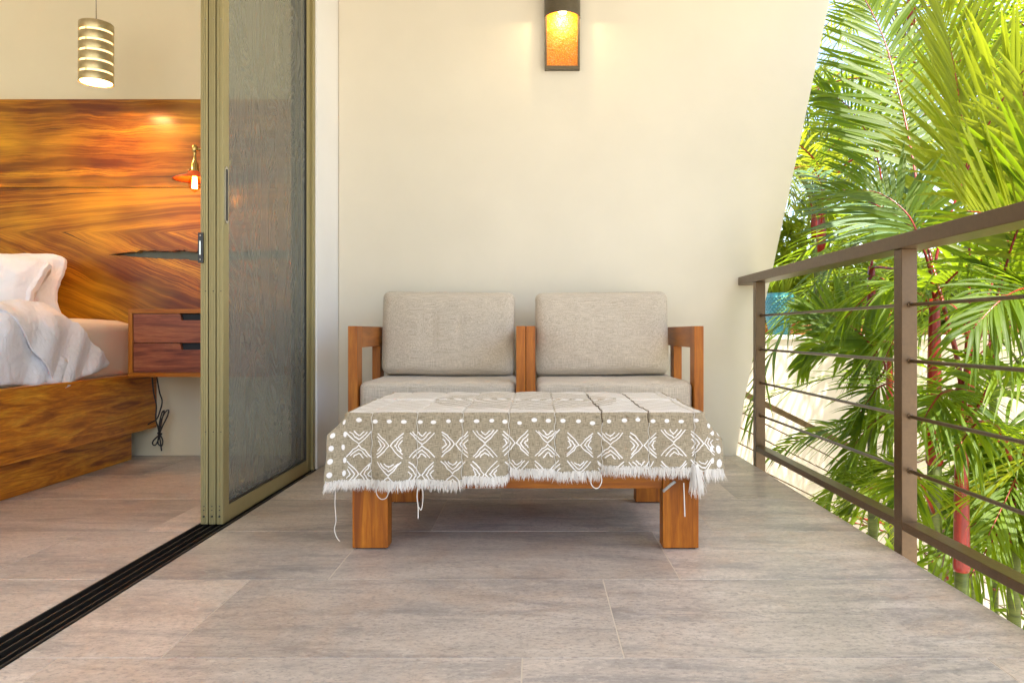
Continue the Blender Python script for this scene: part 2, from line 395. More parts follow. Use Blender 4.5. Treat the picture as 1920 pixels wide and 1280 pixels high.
box('corner_bead', -1.02, -.982, 3.343, 3.362, .001, 2.65, M['plaster_white'], pier, bev=.003)

# ------------------------------------------------------------------ sliding doors and their track
tr = thing('door_track', 'black triple door track sunk between the bedroom tiles and balcony tiles', 'door track', (-1.03, .6, 0))
box('track_channel', TX0 + .001, TX1 - .001, -2.18, 3.34, -.019, -.0128, M['track'], tr)
for i, x in enumerate((-1.080, -1.058, -1.0335, -1.009, -.9875)):
    box('track_ridge', x - .0022, x + .0022, -2.18, 3.34, -.0127, .0035 if i in (0, 4) else .0015, M['track'], tr)
for x in (-1.0690, -1.0455, -1.0215, -.9985):
    MB().tube([(x, -2.18, -.0095), (x, 3.34, -.0095)], .003, 6).build('track_rail', M['track_lip'], tr)

def door(x0, x1, label, infill, y0=2.375, y1=3.30):
    t = thing('sliding_door', label, 'sliding door', ((x0 + x1) / 2, y0, .004)); Z0, Z1 = .004, 2.62; sw = .046; xm = (x0 + x1) / 2; q = (x1 - x0)
    def stile(ya, yb, nm='stile'):
        b = MB(); b.box(x0, x1, ya, yb, Z0, Z1, .0015)
        if nm == 'stile':                                      # extruded ribs and grooves on the closing edge
            for u in (.16, .40, .62, .86):
                b.box(x0 + q * u - .0011, x0 + q * u + .0011, ya - .0026, ya + .002, Z0 + .002, Z1 - .002)
        return b.build(nm, M['champagne'], t)
    st = stile(y0, y0 + sw); stile(y1 - sw, y1, 'rear_stile')
    box('bottom_rail', x0 + .001, x1 - .001, y0 + sw, y1 - sw, Z0, Z0 + .052, M['champagne'], t, .0015)
    box('top_rail', x0 + .001, x1 - .001, y0 + sw, y1 - sw, Z1 - .06, Z1, M['champagne'], t, .0015)
    for a, b2 in (((y0 + sw, y0 + sw + .007)), ((y1 - sw - .007, y1 - sw))):
        box('gasket', x0 + .004, x1 - .004, a, b2, Z0 + .052, Z1 - .06, M['black'], t)
    box('gasket', x0 + .004, x1 - .004, y0 + sw + .007, y1 - sw - .007, Z0 + .052, Z0 + .060, M['black'], t)
    pane = MB().add([(xm, y0 + sw + .006, Z0 + .056), (xm, y1 - sw - .006, Z0 + .056), (xm, y1 - sw - .006, Z1 - .062), (xm, y0 + sw + .006, Z1 - .062)], [(0, 1, 2, 3)])
    pane.build('pane' if infill != 'screen' else 'insect_screen', M[infill], t)
    for z, r in ((.030, .0032), (.050, .0018), (.062, .0018)):
        MB().tube([(xm, y0 - .0045, z), (xm, y0 + .004, z)], r, 8).build('screw', M['black'], st)
    for z in (.30, 1.62, .75):
        MB().tube([(xm + q * .2, y0 - .0035, z), (xm + q * .2, y0 + .004, z)], .0016, 8).build('screw', M['steel'] if z > 1 else M['black'], st)
    return t, st
d1, s1 = door(-1.0715, -1.0475, 'glass sliding door nearest the bed, with a black lock plate on its edge', 'glass')
d2, s2 = door(-1.0440, -1.0235, 'plain glass sliding door in the middle, between the lock edge door and the screen', 'glass')
d3, s3 = door(-1.0200, -.9990, 'insect screen sliding door on the balcony side, with an oval pull handle', 'screen')
# lock plate of the first door
lp = box('lock_plate', -1.0765, -1.0595, 2.3665, 2.3715, .84, .937, M['black'], d1, .001)
box('latch', -1.0705, -1.0655, 2.3630, 2.3662, .865, .91, M['steel'], lp, .0008)
for z in (.850, .927): MB().tube([(-1.068, 2.3635, z), (-1.068, 2.3668, z)], .0028, 8).build('screw', M['steel'], lp)
# oval flush pull of the screen door, on its balcony face
def oval(x, yc, zc, hy, hz, dx, name, mat, parent):
    n = 28; v = []
    for k in range(n):
        a = 2 * math.pi * k / n; sgn = 1 if math.sin(a) >= 0 else -1
        v.append((yc + hy * math.cos(a), zc + sgn * (hz - hy) + hy * math.sin(a)))
    b = MB(); b.add([(x, p[0], p[1]) for p in v] + [(x + dx, p[0], p[1]) for p in v],
                    [tuple(range(n, 2 * n))] + [(i, (i + 1) % n, (i + 1) % n + n, i + n) for i in range(n)])
    return b.build(name, mat, parent)
hd = oval(-.9988, 2.399, 1.062, .0125, .092, .0022, 'pull_handle', M['steel'], d3)
oval(-.9965, 2.399, 1.062, .0075, .084, .0006, 'finger_recess', M['black'], hd)
jm = thing('door_jamb', 'fixed champagne metal jamb standing against the white wall corner', 'door frame', (-1.03, 3.33, 0))
for a, b2 in ((-1.082, -1.048), (-1.044, -1.024), (-1.020, -.990)):
    box('jamb_profile', a, b2, 3.306, 3.342, .004, 2.655, M['champagne'], jm, .0015)
box('head_track', -1.082, -.984, -2.18, 3.30, 2.622, 2.66, M['champagne'], jm, .002)

# ------------------------------------------------------------------ bedroom: headboard
hb = thing('headboard', 'tall glossy orange brown wooden headboard slab with a long dark crack', 'headboard', (-2.6, 3.70, .40))
HX0, HX1, HY0, HY1 = -4.3, -1.16, 3.683, 3.727
box('top_plank', HX0, HX1, HY0, HY1, 1.3375, 1.775, M['head_top'], hb, .003)
def crack(x):
    u = (x + 2.118) / .95
    if u < 0: return None
    e = min(1, u * 3.4) ** .6; base = 1.0 + .004 * math.sin(x * 9)
    up = base + e * (.021 + .009 * fbm(x * 9, 1) + .006 * fbm(x * 34, 2)) + .002
    dn = base - e * (.021 + .010 * fbm(x * 8, 5) + .005 * fbm(x * 30, 7)) + .006 * (1 - e)
    return up, min(dn, up - .001)
def strip_slab(name, lo, hi, xs):
    b = MB(); n = len(xs); ns = 1; v = []
    for x in xs:
        l, h = lo(x), hi(x)
        v += [(x, HY0, l), (x, HY0, h), (x, HY1, l), (x, HY1, h)]
    f = []
    for i in range(n - 1):
        a, c = i * 4, i * 4 + 4
        f += [(a, c, c + 1, a + 1), (a + 2, a + 3, c + 3, c + 2), (a, a + 2, c + 2, c), (a + 1, c + 1, c + 3, a + 3)]
    f += [(0, 1, 3, 2), (4 * n - 4, 4 * n - 2, 4 * n - 1, 4 * n - 3)]
    return b.add(v, f).build(name, M['head_low'], hb)
xs1 = [-2.118 + .95 * (i / 190) for i in range(0, 191)]
strip_slab('slab', lambda x: .405, lambda x: 1.3345, [HX0, -2.118])
strip_slab('slab', lambda x: crack(x)[0], lambda x: 1.3345, xs1)
strip_slab('slab', lambda x: .405, lambda x: crack(x)[1], xs1)
box('crack_backing', -2.15, -1.17, 3.7275, 3.7290, .93, 1.07, Mat('crack_paint').set((.13, .15, .115), .5).m, hb)
b = MB()
for i in range(len(xs1) - 1):
    for k, s_ in ((0, 1), (1, -1)):
        z0, z1 = crack(xs1[i])[k], crack(xs1[i + 1])[k]; e0, e1 = [.004 + .010 * abs(fbm(x * 14, 11 + k)) for x in (xs1[i], xs1[i + 1])]
        b.add([(xs1[i], HY0 - .001, z0 + s_ * e0), (xs1[i + 1], HY0 - .001, z1 + s_ * e1), (xs1[i + 1], HY0 + .012, z1 - s_ * .002), (xs1[i], HY0 + .012, z0 - s_ * .002)], [(0, 1, 2, 3)])
b.build('live_edge', M['bark_edge'], hb)

# bed: platform, mattress
bed = thing('bed', 'low platform bed with a glossy figured wood side and recessed plinth', 'bed', (-2.85, 2.6, 0))
def tilted_box(name, x0, x1, y0, y1, z0, z1, mat, par, bev): return box(name, x0, x1, y0, y1, z0, z1, mat, par, bev)
box('side_rail', -1.955, -1.90, 1.50, 3.725, .142, .416, M['bedwood'], bed, .003)
box('side_rail', -3.82, -3.765, 1.50, 3.680, .142, .416, M['bedwood'], bed, .003)
box('foot_rail', -3.764, -1.956, 1.50, 1.555, .142, .416, M['bedwood'], bed, .003)
box('plinth', -3.70, -1.958, 1.62, 3.60, .001, .141, M['bedwood'], bed, .002)
box('slat_base', -3.76, -1.957, 1.556, 3.68, .30, .395, M['teak_y'], bed)
def softbox(name, c, half, r, mat, parent, puff=.0, rot=None, cuts=22, wr=0.0, seed=0, axis=1, kind=None, shape=None):
    bm = bmesh.new(); bmesh.ops.create_cube(bm, size=2); bmesh.ops.subdivide_edges(bm, edges=bm.edges[:], cuts=cuts, use_grid_fill=True)
    h = Vector(half)
    for v in bm.verts:
        u = v.co.copy(); p = Vector([u[i] * h[i] for i in range(3)])
        inner = Vector([max(-(h[i] - r), min(h[i] - r, p[i])) for i in range(3)]); d = p - inner
        if d.length > 1e-9:
            q = [abs(d[i]) / r for i in range(3)]; m_ = max(q)
            d = d.normalized() * r * m_
        p = inner + d
        o = [i for i in range(3) if i != axis]
        k = (1 - u[o[0]] ** 4) * (1 - u[o[1]] ** 4); p[axis] += puff * k * u[axis]
        if wr:
            for i in range(3): p[i] += wr * fbm(p.x * 5 + seed + i * 7, p.y * 5, p.z * 5) * (1 if i == axis else .5)
        if shape: p = shape(p, u)
        v.co = (rot @ p if rot else p) + Vector(c)
    bm.normal_update(); me = bpy.data.meshes.new(name); b0 = base_of(parent)
    for v in bm.verts: v.co -= b0
    bm.to_mesh(me); bm.free(); me.polygons.foreach_set('use_smooth', [True] * len(me.polygons)); return link(name, me, mat, parent, kind)
mt = thing('mattress', 'thick mattress in a cream fitted sheet on the wooden platform', 'mattress', (-2.85, 2.6, .397))
def mshape(p, u):
    if u.z < .3: p.x -= (.3 - u.z) * .0
    return p
softbox('mattress_body', (-2.855, 2.60, .535), (.905, 1.06, .138), .05, M['fitted'], mt, .010, None, 26, .006, 2, 2)

def bed_sheet():
    t = thing('sheet', 'rumpled white bed sheet pulled over the mattress, corner over the rail', 'bed sheet', (-2.4, 2.5, .68))
    def sheet_layer(name, far, near, hem, xo, seed, nu=90, nv=110):
        """far(a)/near(a): the y limits at arc length a past the mattress edge (a<0 on top); hem: arc length of the hem as a function of y fraction"""
        v = []
        for j in range(nv + 1):
            fy = j / nv
            for i in range(nu + 1):
                u = i / nu; amax = hem(fy); a = -1.3 + (amax + 1.3) * (1 - (1 - u) ** 1.0)
                y = near(a) + (far(a) - near(a)) * fy; r = .05
                if a < -r: x, z, k = -1.955 + a, .681, 0
                elif a < r:
                    th = (a + r) / (2 * r) * math.pi / 2; x, z, k = -2.005 + r * math.sin(th), .681 - r + r * math.cos(th), .5
                else: x, z, k = -1.955 + .06 * (a - r), .681 - (a), 1
                n1 = fbm(x * 2.2 + seed, y * 3.2 + a * 2.5, seed); n2 = fbm(y * 13 + a * 6, a * 3, seed + 3)
                fold = math.sin((y * 1.0 + a * .55) * 30 + 5 * n1) * .009
                x += k * (xo + .016 * n1 + .006 * n2 + fold * .8); z += (1 - k) * (xo + .014 * n1 + .005 * n2 + fold) + .02 * (1 - k) * max(0, min(1, (y - 2.4) / .6))
                v.append((x, y, z))
        f = [(j * (nu + 1) + i, j * (nu + 1) + i + 1, (j + 1) * (nu + 1) + i + 1, (j + 1) * (nu + 1) + i) for j in range(nv) for i in range(nu)]
        o = put(name, v, f, M['sheet'], t, True); q = o.modifiers.new('thick', 'SOLIDIFY'); q.thickness = .005; q.offset = 1
    c = lambda a, lo, hi: max(0.0, min(1.0, (a - lo) / (hi - lo)))
    sheet_layer('lower_layer', lambda a: 2.90 + .20 * c(a, 0, .26), lambda a: 1.46, lambda f: .262 + .008 * math.sin(f * 23), .014, 1.3)
    sheet_layer('folded_flap', lambda a: 3.08 + .26 * c(a, .0, .20) - .10 * c(a, .20, .27), lambda a: 2.62 + .36 * c(a, -.15, .29), lambda f: .292 - .075 * f ** 1.3, .026, 4.4)
bed_sheet()
def pillow(c, half, rot, label, seed):
    t = thing('pillow', label, 'pillow', tuple(c))
    def sh(p, u):
        k = max(abs(u.x), abs(u.z)); e = (1 - u.x ** 2) * (1 - u.z ** 2)
        p.y *= .18 + .82 * max(0, e) ** .38
        cn = abs(u.x * u.z); p.x *= 1 + .05 * cn - .05 * (1 - abs(u.x)) * 0; p.z *= 1 + .05 * cn - .04 * (abs(u.z) > .9)
        n = fbm(p.x * 4 + seed, p.z * 4, seed); n2 = fbm(p.x * 11 + seed, p.z * 5, seed + 9)
        n3 = abs(fbm(p.x * 7 + p.z * 6 + seed, p.z * 14, seed + 4)); p.y += .034 * n + .014 * n2 - .012 * n3; p.z += .022 * n; p.x += .014 * n2
        return p
    return softbox('pillow_body', c, (half[0], half[1], half[2] * .93), .055, M['sheet'], t, 0, rot, 34, 0, seed, 1, shape=sh)
pillow((-2.67, 3.50, .835), (.43, .10, .185), Matrix.Rotation(R(-8), 3, 'X') @ Matrix.Rotation(R(3), 3, 'Y'), 'flat white pillow half hidden behind the plumper one', 3.1)
pillow((-2.66, 3.30, .835), (.45, .12, .172), Matrix.Rotation(R(-24), 3, 'X') @ Matrix.Rotation(R(5), 3, 'Y'), 'plump creased white pillow leaning on another in front', 8.4)

# nightstand
ns = thing('nightstand', 'wall hung walnut nightstand with two drawers and cut-out pulls', 'nightstand', (-1.515, 3.50, .418))
NX0, NX1, NY0, NY1, NZ0, NZ1 = -1.822, -1.205, 3.32, 3.682, .418, .722; th = .019
box('top_panel', NX0, NX1, NY0, NY1, NZ1 - th, NZ1, M['teak_x'], ns, .0015)
box('bottom_panel', NX0, NX1, NY0, NY1, NZ0, NZ0 + th, M['teak_x'], ns, .0015)
for a in (NX0, NX1 - th): box('side_panel', a, a + th, NY0, NY1, NZ0 + th + .0005, NZ1 - th - .0005, M['teak'], ns, .0015)
box('back_panel', NX0 + th, NX1 - th, NY1 - .012, NY1, NZ0 + th + .001, NZ1 - th - .001, M['dark'], ns)
zm = (NZ0 + NZ1) / 2
for z0, z1 in ((NZ0 + th + .002, zm - .0015), (zm + .0015, NZ1 - th - .002)):
    a, c = NX0 + th + .0025, NX1 - th - .0025; cx = (a + c) / 2; hw, hh = .078, .029
    poly = [(a, z0), (c, z0), (c, z1), (cx + hw, z1), (cx + hw - .006, z1 - hh), (cx - hw + .006, z1 - hh), (cx - hw, z1), (a, z1)]
    o = prism('drawer', poly, NY0 + .004, NY0 + .024, M['night'], None, bev=.0008); o.parent = ns; o.location = -base_of(ns)
    box('recess_shade_sheet', cx - hw - .004, cx + hw + .004, NY0 + .0262, NY0 + .030, z1 - hh - .004, z1 - .0002, M['dark'], ns)  # near-black sheet stands in for the shade inside the cut-out pull
# cords under the nightstand
cd = thing('cord', 'black power cord hanging in a tied loop under the nightstand', 'cord', (-1.72, 3.6, .41))
Yc = 3.64
def cpts(l): return spline([P(x, y, Yc + random.uniform(-.008, .008)) for x, y in l], 26)
for l in ([(285, 706), (288, 735), (293, 760), (292, 785), (296, 800), (299, 815)], [(294, 706), (299, 735), (304, 752), (300, 770), (294, 785), (283, 792), (270, 799)],
          [(299, 812), (300, 795), (308, 775), (316, 768), (314, 780), (304, 800), (298, 815), (288, 825), (286, 832), (292, 834), (298, 820), (300, 812)],
          [(299, 812), (304, 785), (308, 770), (303, 775), (298, 800), (299, 812), (305, 825), (303, 836), (296, 830), (298, 815)], [(298, 812), (301, 830), (303, 845)]):
    MB().tube(cpts(l), .0034, 7).build('cable', M['black'], cd)
MB().tube([P(296, 811, Yc), P(303, 814, Yc)], .007, 8).build('cable_tie', M['black'], cd)

# pendant lamp
PX, PY = -2.0, 3.38
pd = thing('pendant_lamp', 'brushed metal banded cylinder pendant lamp glowing over the bed', 'pendant lamp', (PX, PY, 1.765))
pr = .071; pz0, pz1 = 1.752, 2.020; nb = 6; bh = .0365; gap = ((pz1 - pz0) - nb * bh) / (nb - 1)
for i in range(nb):
    z = pz0 + i * (bh + gap); MB().lathe([(pr, z), (pr + .0006, z + .001), (pr + .0006, z + bh - .001), (pr, z + bh), (pr - .0012, z + bh), (pr - .0012, z), (pr, z)], (PX, PY, 0), 48).build('metal_band', M['nickel'], pd)
MB().lathe([(pr - .006, pz0 + .004), (pr - .006, pz1 - .003)], (PX, PY, 0), 48).build('diffuser', M['diffuser'], pd)
MB().lathe([(.004, pz1 - .002), (pr - .005, pz1 - .002)], (PX, PY, 0), 40).build('top_disc', M['nickel'], pd)
MB().lathe([(.001, 1.84), (.022, 1.845), (.030, 1.87), (.022, 1.90), (.012, 1.93), (.012, 1.95)], (PX, PY, 0), 24).build('bulb', M['bulb'], pd)
MB().tube([(PX, PY, 1.955), (PX, PY, pz1 + .02)], .014, 12).build('bulb_socket', M['steel'], pd)
for a in (0, 120, 240):
    q = (PX + (pr - .003) * math.cos(R(a - 95)), PY + (pr - .003) * math.sin(R(a - 95)))
    MB().tube([(q[0], q[1], pz0 + .002), (q[0], q[1], pz1 - .002)], .0022, 6).build('support_rod', M['steel'], pd)
MB().tube([(PX, PY, pz1), (PX - .004, PY, 2.66)], .0022, 8).build('suspension_cord', M['steel'], pd)
def lamp(name, loc, e, col, r, parent):
    l = bpy.data.lights.new(name, 'POINT'); l.energy = e; l.color = col; l.shadow_soft_size = r
    o = bpy.data.objects.new(name, l); C.objects.link(o); o.location = Vector(loc) - base_of(parent); o.parent = parent; return o
lamp('pendant_light', (PX, PY, 1.80), 2.6, (1, .72, .42), .05, pd)

# bedside sconce: brass arm, copper shade, filament bulb
bs = thing('wall_lamp', 'brass bedside lamp with copper shade and glowing filament bulb, beside the door frame', 'wall lamp', (-1.59, 3.68, 1.48))
c0 = P(365, 300, 3.45); LX, LZ = c0.x, c0.z
MB().lathe([(0, 0), (.035, 0), (.035, .006), (.028, .012), (0, .014)], (LX + .05, 3.683, P(0, 283, 3.45).z), 28, M4=Matrix.Rotation(R(90), 3, 'X')).build('wall_rose', M['brass'], bs)
zt = P(0, 280, 3.45).z
MB().tube(spline([(LX + .05, 3.672, zt), (LX + .05, 3.58, zt + .004), (LX + .03, 3.48, zt + .002), (LX + .004, 3.452, zt + .0)], 16), .0065, 10).build('arm', M['brass'], bs)
MB().lathe([(0, .022), (.009, .02), (.013, .008), (.013, -.008), (.008, -.014), (.0065, -.018), (.0065, -.052), (.009, -.054), (.009, -.060), (.013, -.064), (.0165, -.070), (.0165, -.094), (.019, -.096), (.019, -.104), (.014, -.112), (0, -.112)],
           (LX, 3.45, zt), 24).build('lamp_holder', M['brass'], bs)
sh = MB().lathe([(.016, -.098), (.022, -.106), (.040, -.118), (.085, -.136), (.096, -.142), (.0955, -.1435), (.084, -.1385), (.040, -.121), (.017, -.103)], (LX, 3.45, zt), 48)
sh.build('lamp_shade', M['copper'], bs)
MB().tube([(LX - .030, 3.445, zt - .098), (LX - .018, 3.447, zt - .098)], .006, 10).build('switch_key', M['brass'], bs)
MB().lathe([(.012, -.110), (.0145, -.125), (.026, -.150), (.0275, -.165), (.024, -.180), (.014, -.192), (.006, -.197), (.0, -.203)], (LX, 3.45, zt), 28).build('glass_bulb', M['bulbglass'], bs)
fb = MB()
for k in range(8):
    a = k / 8 * 2 * math.pi; fb.tube([(LX + .0085 * math.cos(a), 3.45 + .0085 * math.sin(a), zt - .128), (LX + .011 * math.cos(a + .2), 3.45 + .011 * math.sin(a + .2), zt - .182)], .0016, 5)
fb.build('filament', M['filament'], bs)
lamp('bedside_light', (LX, 3.45, zt - .155), .5, (1, .48, .18), .012, bs)

# balcony wall sconce
sc = thing('wall_sconce', 'half-round metal wall sconce lighting its amber glass plate on the cream wall', 'wall sconce', (.137, WALL, 1.93))
SX = .1365; sz0, szh = 1.930, 2.178; sw_ = .0875
fr = MB(); fy0, fy1 = WALL - .034, WALL - .0005
fr.box(SX - sw_, SX + sw_, fy0, fy1, sz0, sz0 + .016, .001); fr.box(SX - sw_, SX - sw_ + .010, fy0, fy1, sz0 + .0165, 2.45, .001); fr.box(SX + sw_ - .010, SX + sw_, fy0, fy1, sz0 + .0165, 2.45, .001)
fr.build('back_frame', M['sconce'], sc)
box('amber_glass', SX - sw_ + .0105, SX + sw_ - .0105, fy0 + .008, fy0 + .014, sz0 + .0165, 2.44, M['amber'], sc)
box('back_box', SX - sw_ + .0105, SX + sw_ - .0105, fy0 + .016, fy1, sz0 + .0165, 2.44, M['sconce'], sc)
hdp = [(sw_ + .002, szh), (sw_ + .002, 2.46), (sw_ - .001, 2.46), (sw_ - .001, szh + .0), (sw_ + .002, szh)]
MB().lathe(hdp, (SX, fy0 - .0005, 0), 40, math.pi, 2 * math.pi).build('hood', M['sconce'], sc)
MB().lathe([(.026, szh + .045), (sw_ - .002, szh + .045)], (SX, fy0 - .0005, 0), 40, math.pi, 2 * math.pi).build('baffle', M['sconce'], sc)
MB().lathe([(.0, szh + .008), (.016, szh + .012), (.024, szh + .026), (.024, szh + .044)], (SX, fy0 - .040, 0), 24).build('bulb', M['bulb'], sc)
lamp('sconce_light', (SX, fy0 - .040, szh + .006), .75, (1, .74, .38), .008, sc)

# ------------------------------------------------------------------ armchairs
def armchair(x0, label, seed):
    x1 = x0 + .714; t = thing('armchair', label, 'armchair', ((x0 + x1) / 2, 3.35, 0), 'teak armchairs pushed together against the cream wall')
    yf, yr = 2.98, 3.62; pw, dp = .0375, .086; top = .6435
    for a in (x0, x1 - pw):
        box('front_post', a, a + pw, yf, yf + dp, .0, top, M['teak'], t, .0022)
        box('rear_post', a, a + pw, yr - dp - .11, yr - .11, .0, top - .088, M['teak'], t, .0022)
        box('arm', a + .0003, a + pw - .0003, yf + dp + .0006, yr, top - .088, top - .0003, M['teak_y'], t, .0022)
        box('side_rail', a + .002, a + pw - .002, yf + dp + .0006, yr - dp - .1106, .11, .20, M['teak_y'], t, .002)
    box('front_rail', x0 + pw + .0005, x1 - pw - .0005, yf + .012, yf + .040, .16, .262, M['teak_x'], t, .002)
    box('rear_rail', x0 + pw + .0005, x1 - pw - .0005, yr - .16, yr - .132, .16, .262, M['teak_x'], t, .002)
    for k in range(6): box('seat_slat', x0 + pw + .001, x1 - pw - .001, yf + .05 + k * .082, yf + .10 + k * .082, .245, .262, M['teak_x'], t)
    for k in range(4):
        xx = x0 + .12 + k * .15; box('back_slat', xx, xx + .05, yr - .09, yr - .07, .263, .60, M['teak'], t)
    xm = (x0 + x1) / 2
    def seatwr(p, u):
        if u.z > .2:
            p.z += .0045 * max(0, math.sin(p.x * 55 + seed)) * max(0, 1 - ((p.y + .20) / .11) ** 2) * (1 if abs(p.x - .02 * seed) < .22 else .2)
            p.z -= .006 * (1 - u.x ** 2) * (1 - u.y ** 2)
        return p
    sc_ = softbox('seat_cushion', (xm, 3.272, .341), (.316, .282, .077), .026, M['linen'], t, .004, None, 30, .003, seed, 2, shape=seatwr)
    rt = Matrix.Rotation(R(-11), 3, 'X')
    def backwr(p, u):
        if u.y < -.5:
            for cx, wd, am in ((-.07, .014, .012), (-.11, .011, .008), (.055, .013, .010), (.23, .03, .008)):
                p.y += am * math.exp(-((p.x - cx - .03 * p.z) / wd) ** 2) * math.exp(-((p.z - .01) / .07) ** 2) * (1 if seed < 3 else -.5)
            p.y += .009 * fbm(p.x * 3 + seed, p.z * 3)
        p.x *= 1 + .012 * (u.z - 1) * (1 if seed < 3 else .5); p.z += (.004 if seed > 3 else -.002) * u.x + .004 * fbm(p.x * 2 + seed, 1)
        return p
    bc = softbox('back_cushion', (xm - (.004 if seed < 3 else .014), 3.455, .607), (.306, .068, .192), .030, M['linen'], t, .020, rt, 34, .002, seed, 1, shape=backwr)
    for rim in (-1, 1):
        pts = []; hw, hz, rr = .3035, .1895, .034
        for (cx, cz, a0) in ((hw - rr, hz - rr, 0), (-hw + rr, hz - rr, 90), (-hw + rr, -hz + rr, 180), (hw - rr, -hz + rr, 270)):
            for q in range(0, 91, 15): pts.append(Vector((cx + rr * math.cos(R(a0 + q)), rim * .046, cz + rr * math.sin(R(a0 + q)))))
        pts = [backwr(p.copy(), Vector((p.x / .306, 0, p.z / .192))) for p in pts]; pts.append(pts[0].copy())
        MB().tube([rt @ p + Vector((xm - (.004 if seed < 3 else .014), 3.455, .607)) for p in pts], .0024, 6, cap=False).build('piping', M['linen'], bc)
    return t
armchair(-.752, 'left teak armchair with grey linen cushions, nearer the sliding door', 1.3)
armchair(-.0355, 'right teak armchair with grey linen cushions, nearer the railing', 5.2)

# ------------------------------------------------------------------ ottoman table
tb = thing('coffee_table', 'low teak coffee table with chunky square legs under a fringed cloth', 'coffee table', (-.03, 2.44, 0))
AX0, AX1, AY0, AY1, TOPZ = -.521, .467, 2.113, 2.785, .386
for a, c, ya in ((AX0, AX0 + .102, AY0), (AX1 - .102, AX1, AY0), (AX0, AX0 + .102, AY1 - .10), (AX1 - .102, AX1, AY1 - .10)):
    lg = box('leg', a, c, ya, ya + .060 if ya == AY0 else AY1 - .04, .004, .345, M['teak'], tb, .003)
    box('foot_pad', a + .008, c - .008, ya + .008, ya + .05, .0, .0045, M['black'], lg)
box('front_apron', AX0 + .1025, AX1 - .1025, AY0 + .010, AY0 + .036, .172, .345, M['teak_x'], tb, .002)
box('rear_apron', AX0 + .1025, AX1 - .1025, AY1 - .068, AY1 - .042, .172, .345, M['teak_x'], tb, .002)
for a in (AX0 + .01, AX1 - .036): box('side_apron', a, a + .026, AY0 + .0605, AY1 - .1005, .172, .345, M['teak_y'], tb, .002)
for k in range(5): box('top_board', AX0 - .004, AX1 + .004, AY0 - .004 + k * .1355, AY0 + .1295 + k * .1355, .346, TOPZ, M['teak_x'], tb, .003)
gr = MB(); a, c = P(1283 - 32, 922, 2.105), P(1262, 905, 2.105)
gr.tube([P(1243, 921, 2.10), P(1258, 908, 2.10), P(1266, 902, 2.10)], .0045, 6); gr.build('plastic_tie', Mat('grey_plastic').set((.42, .41, .37), .6).m, tb)

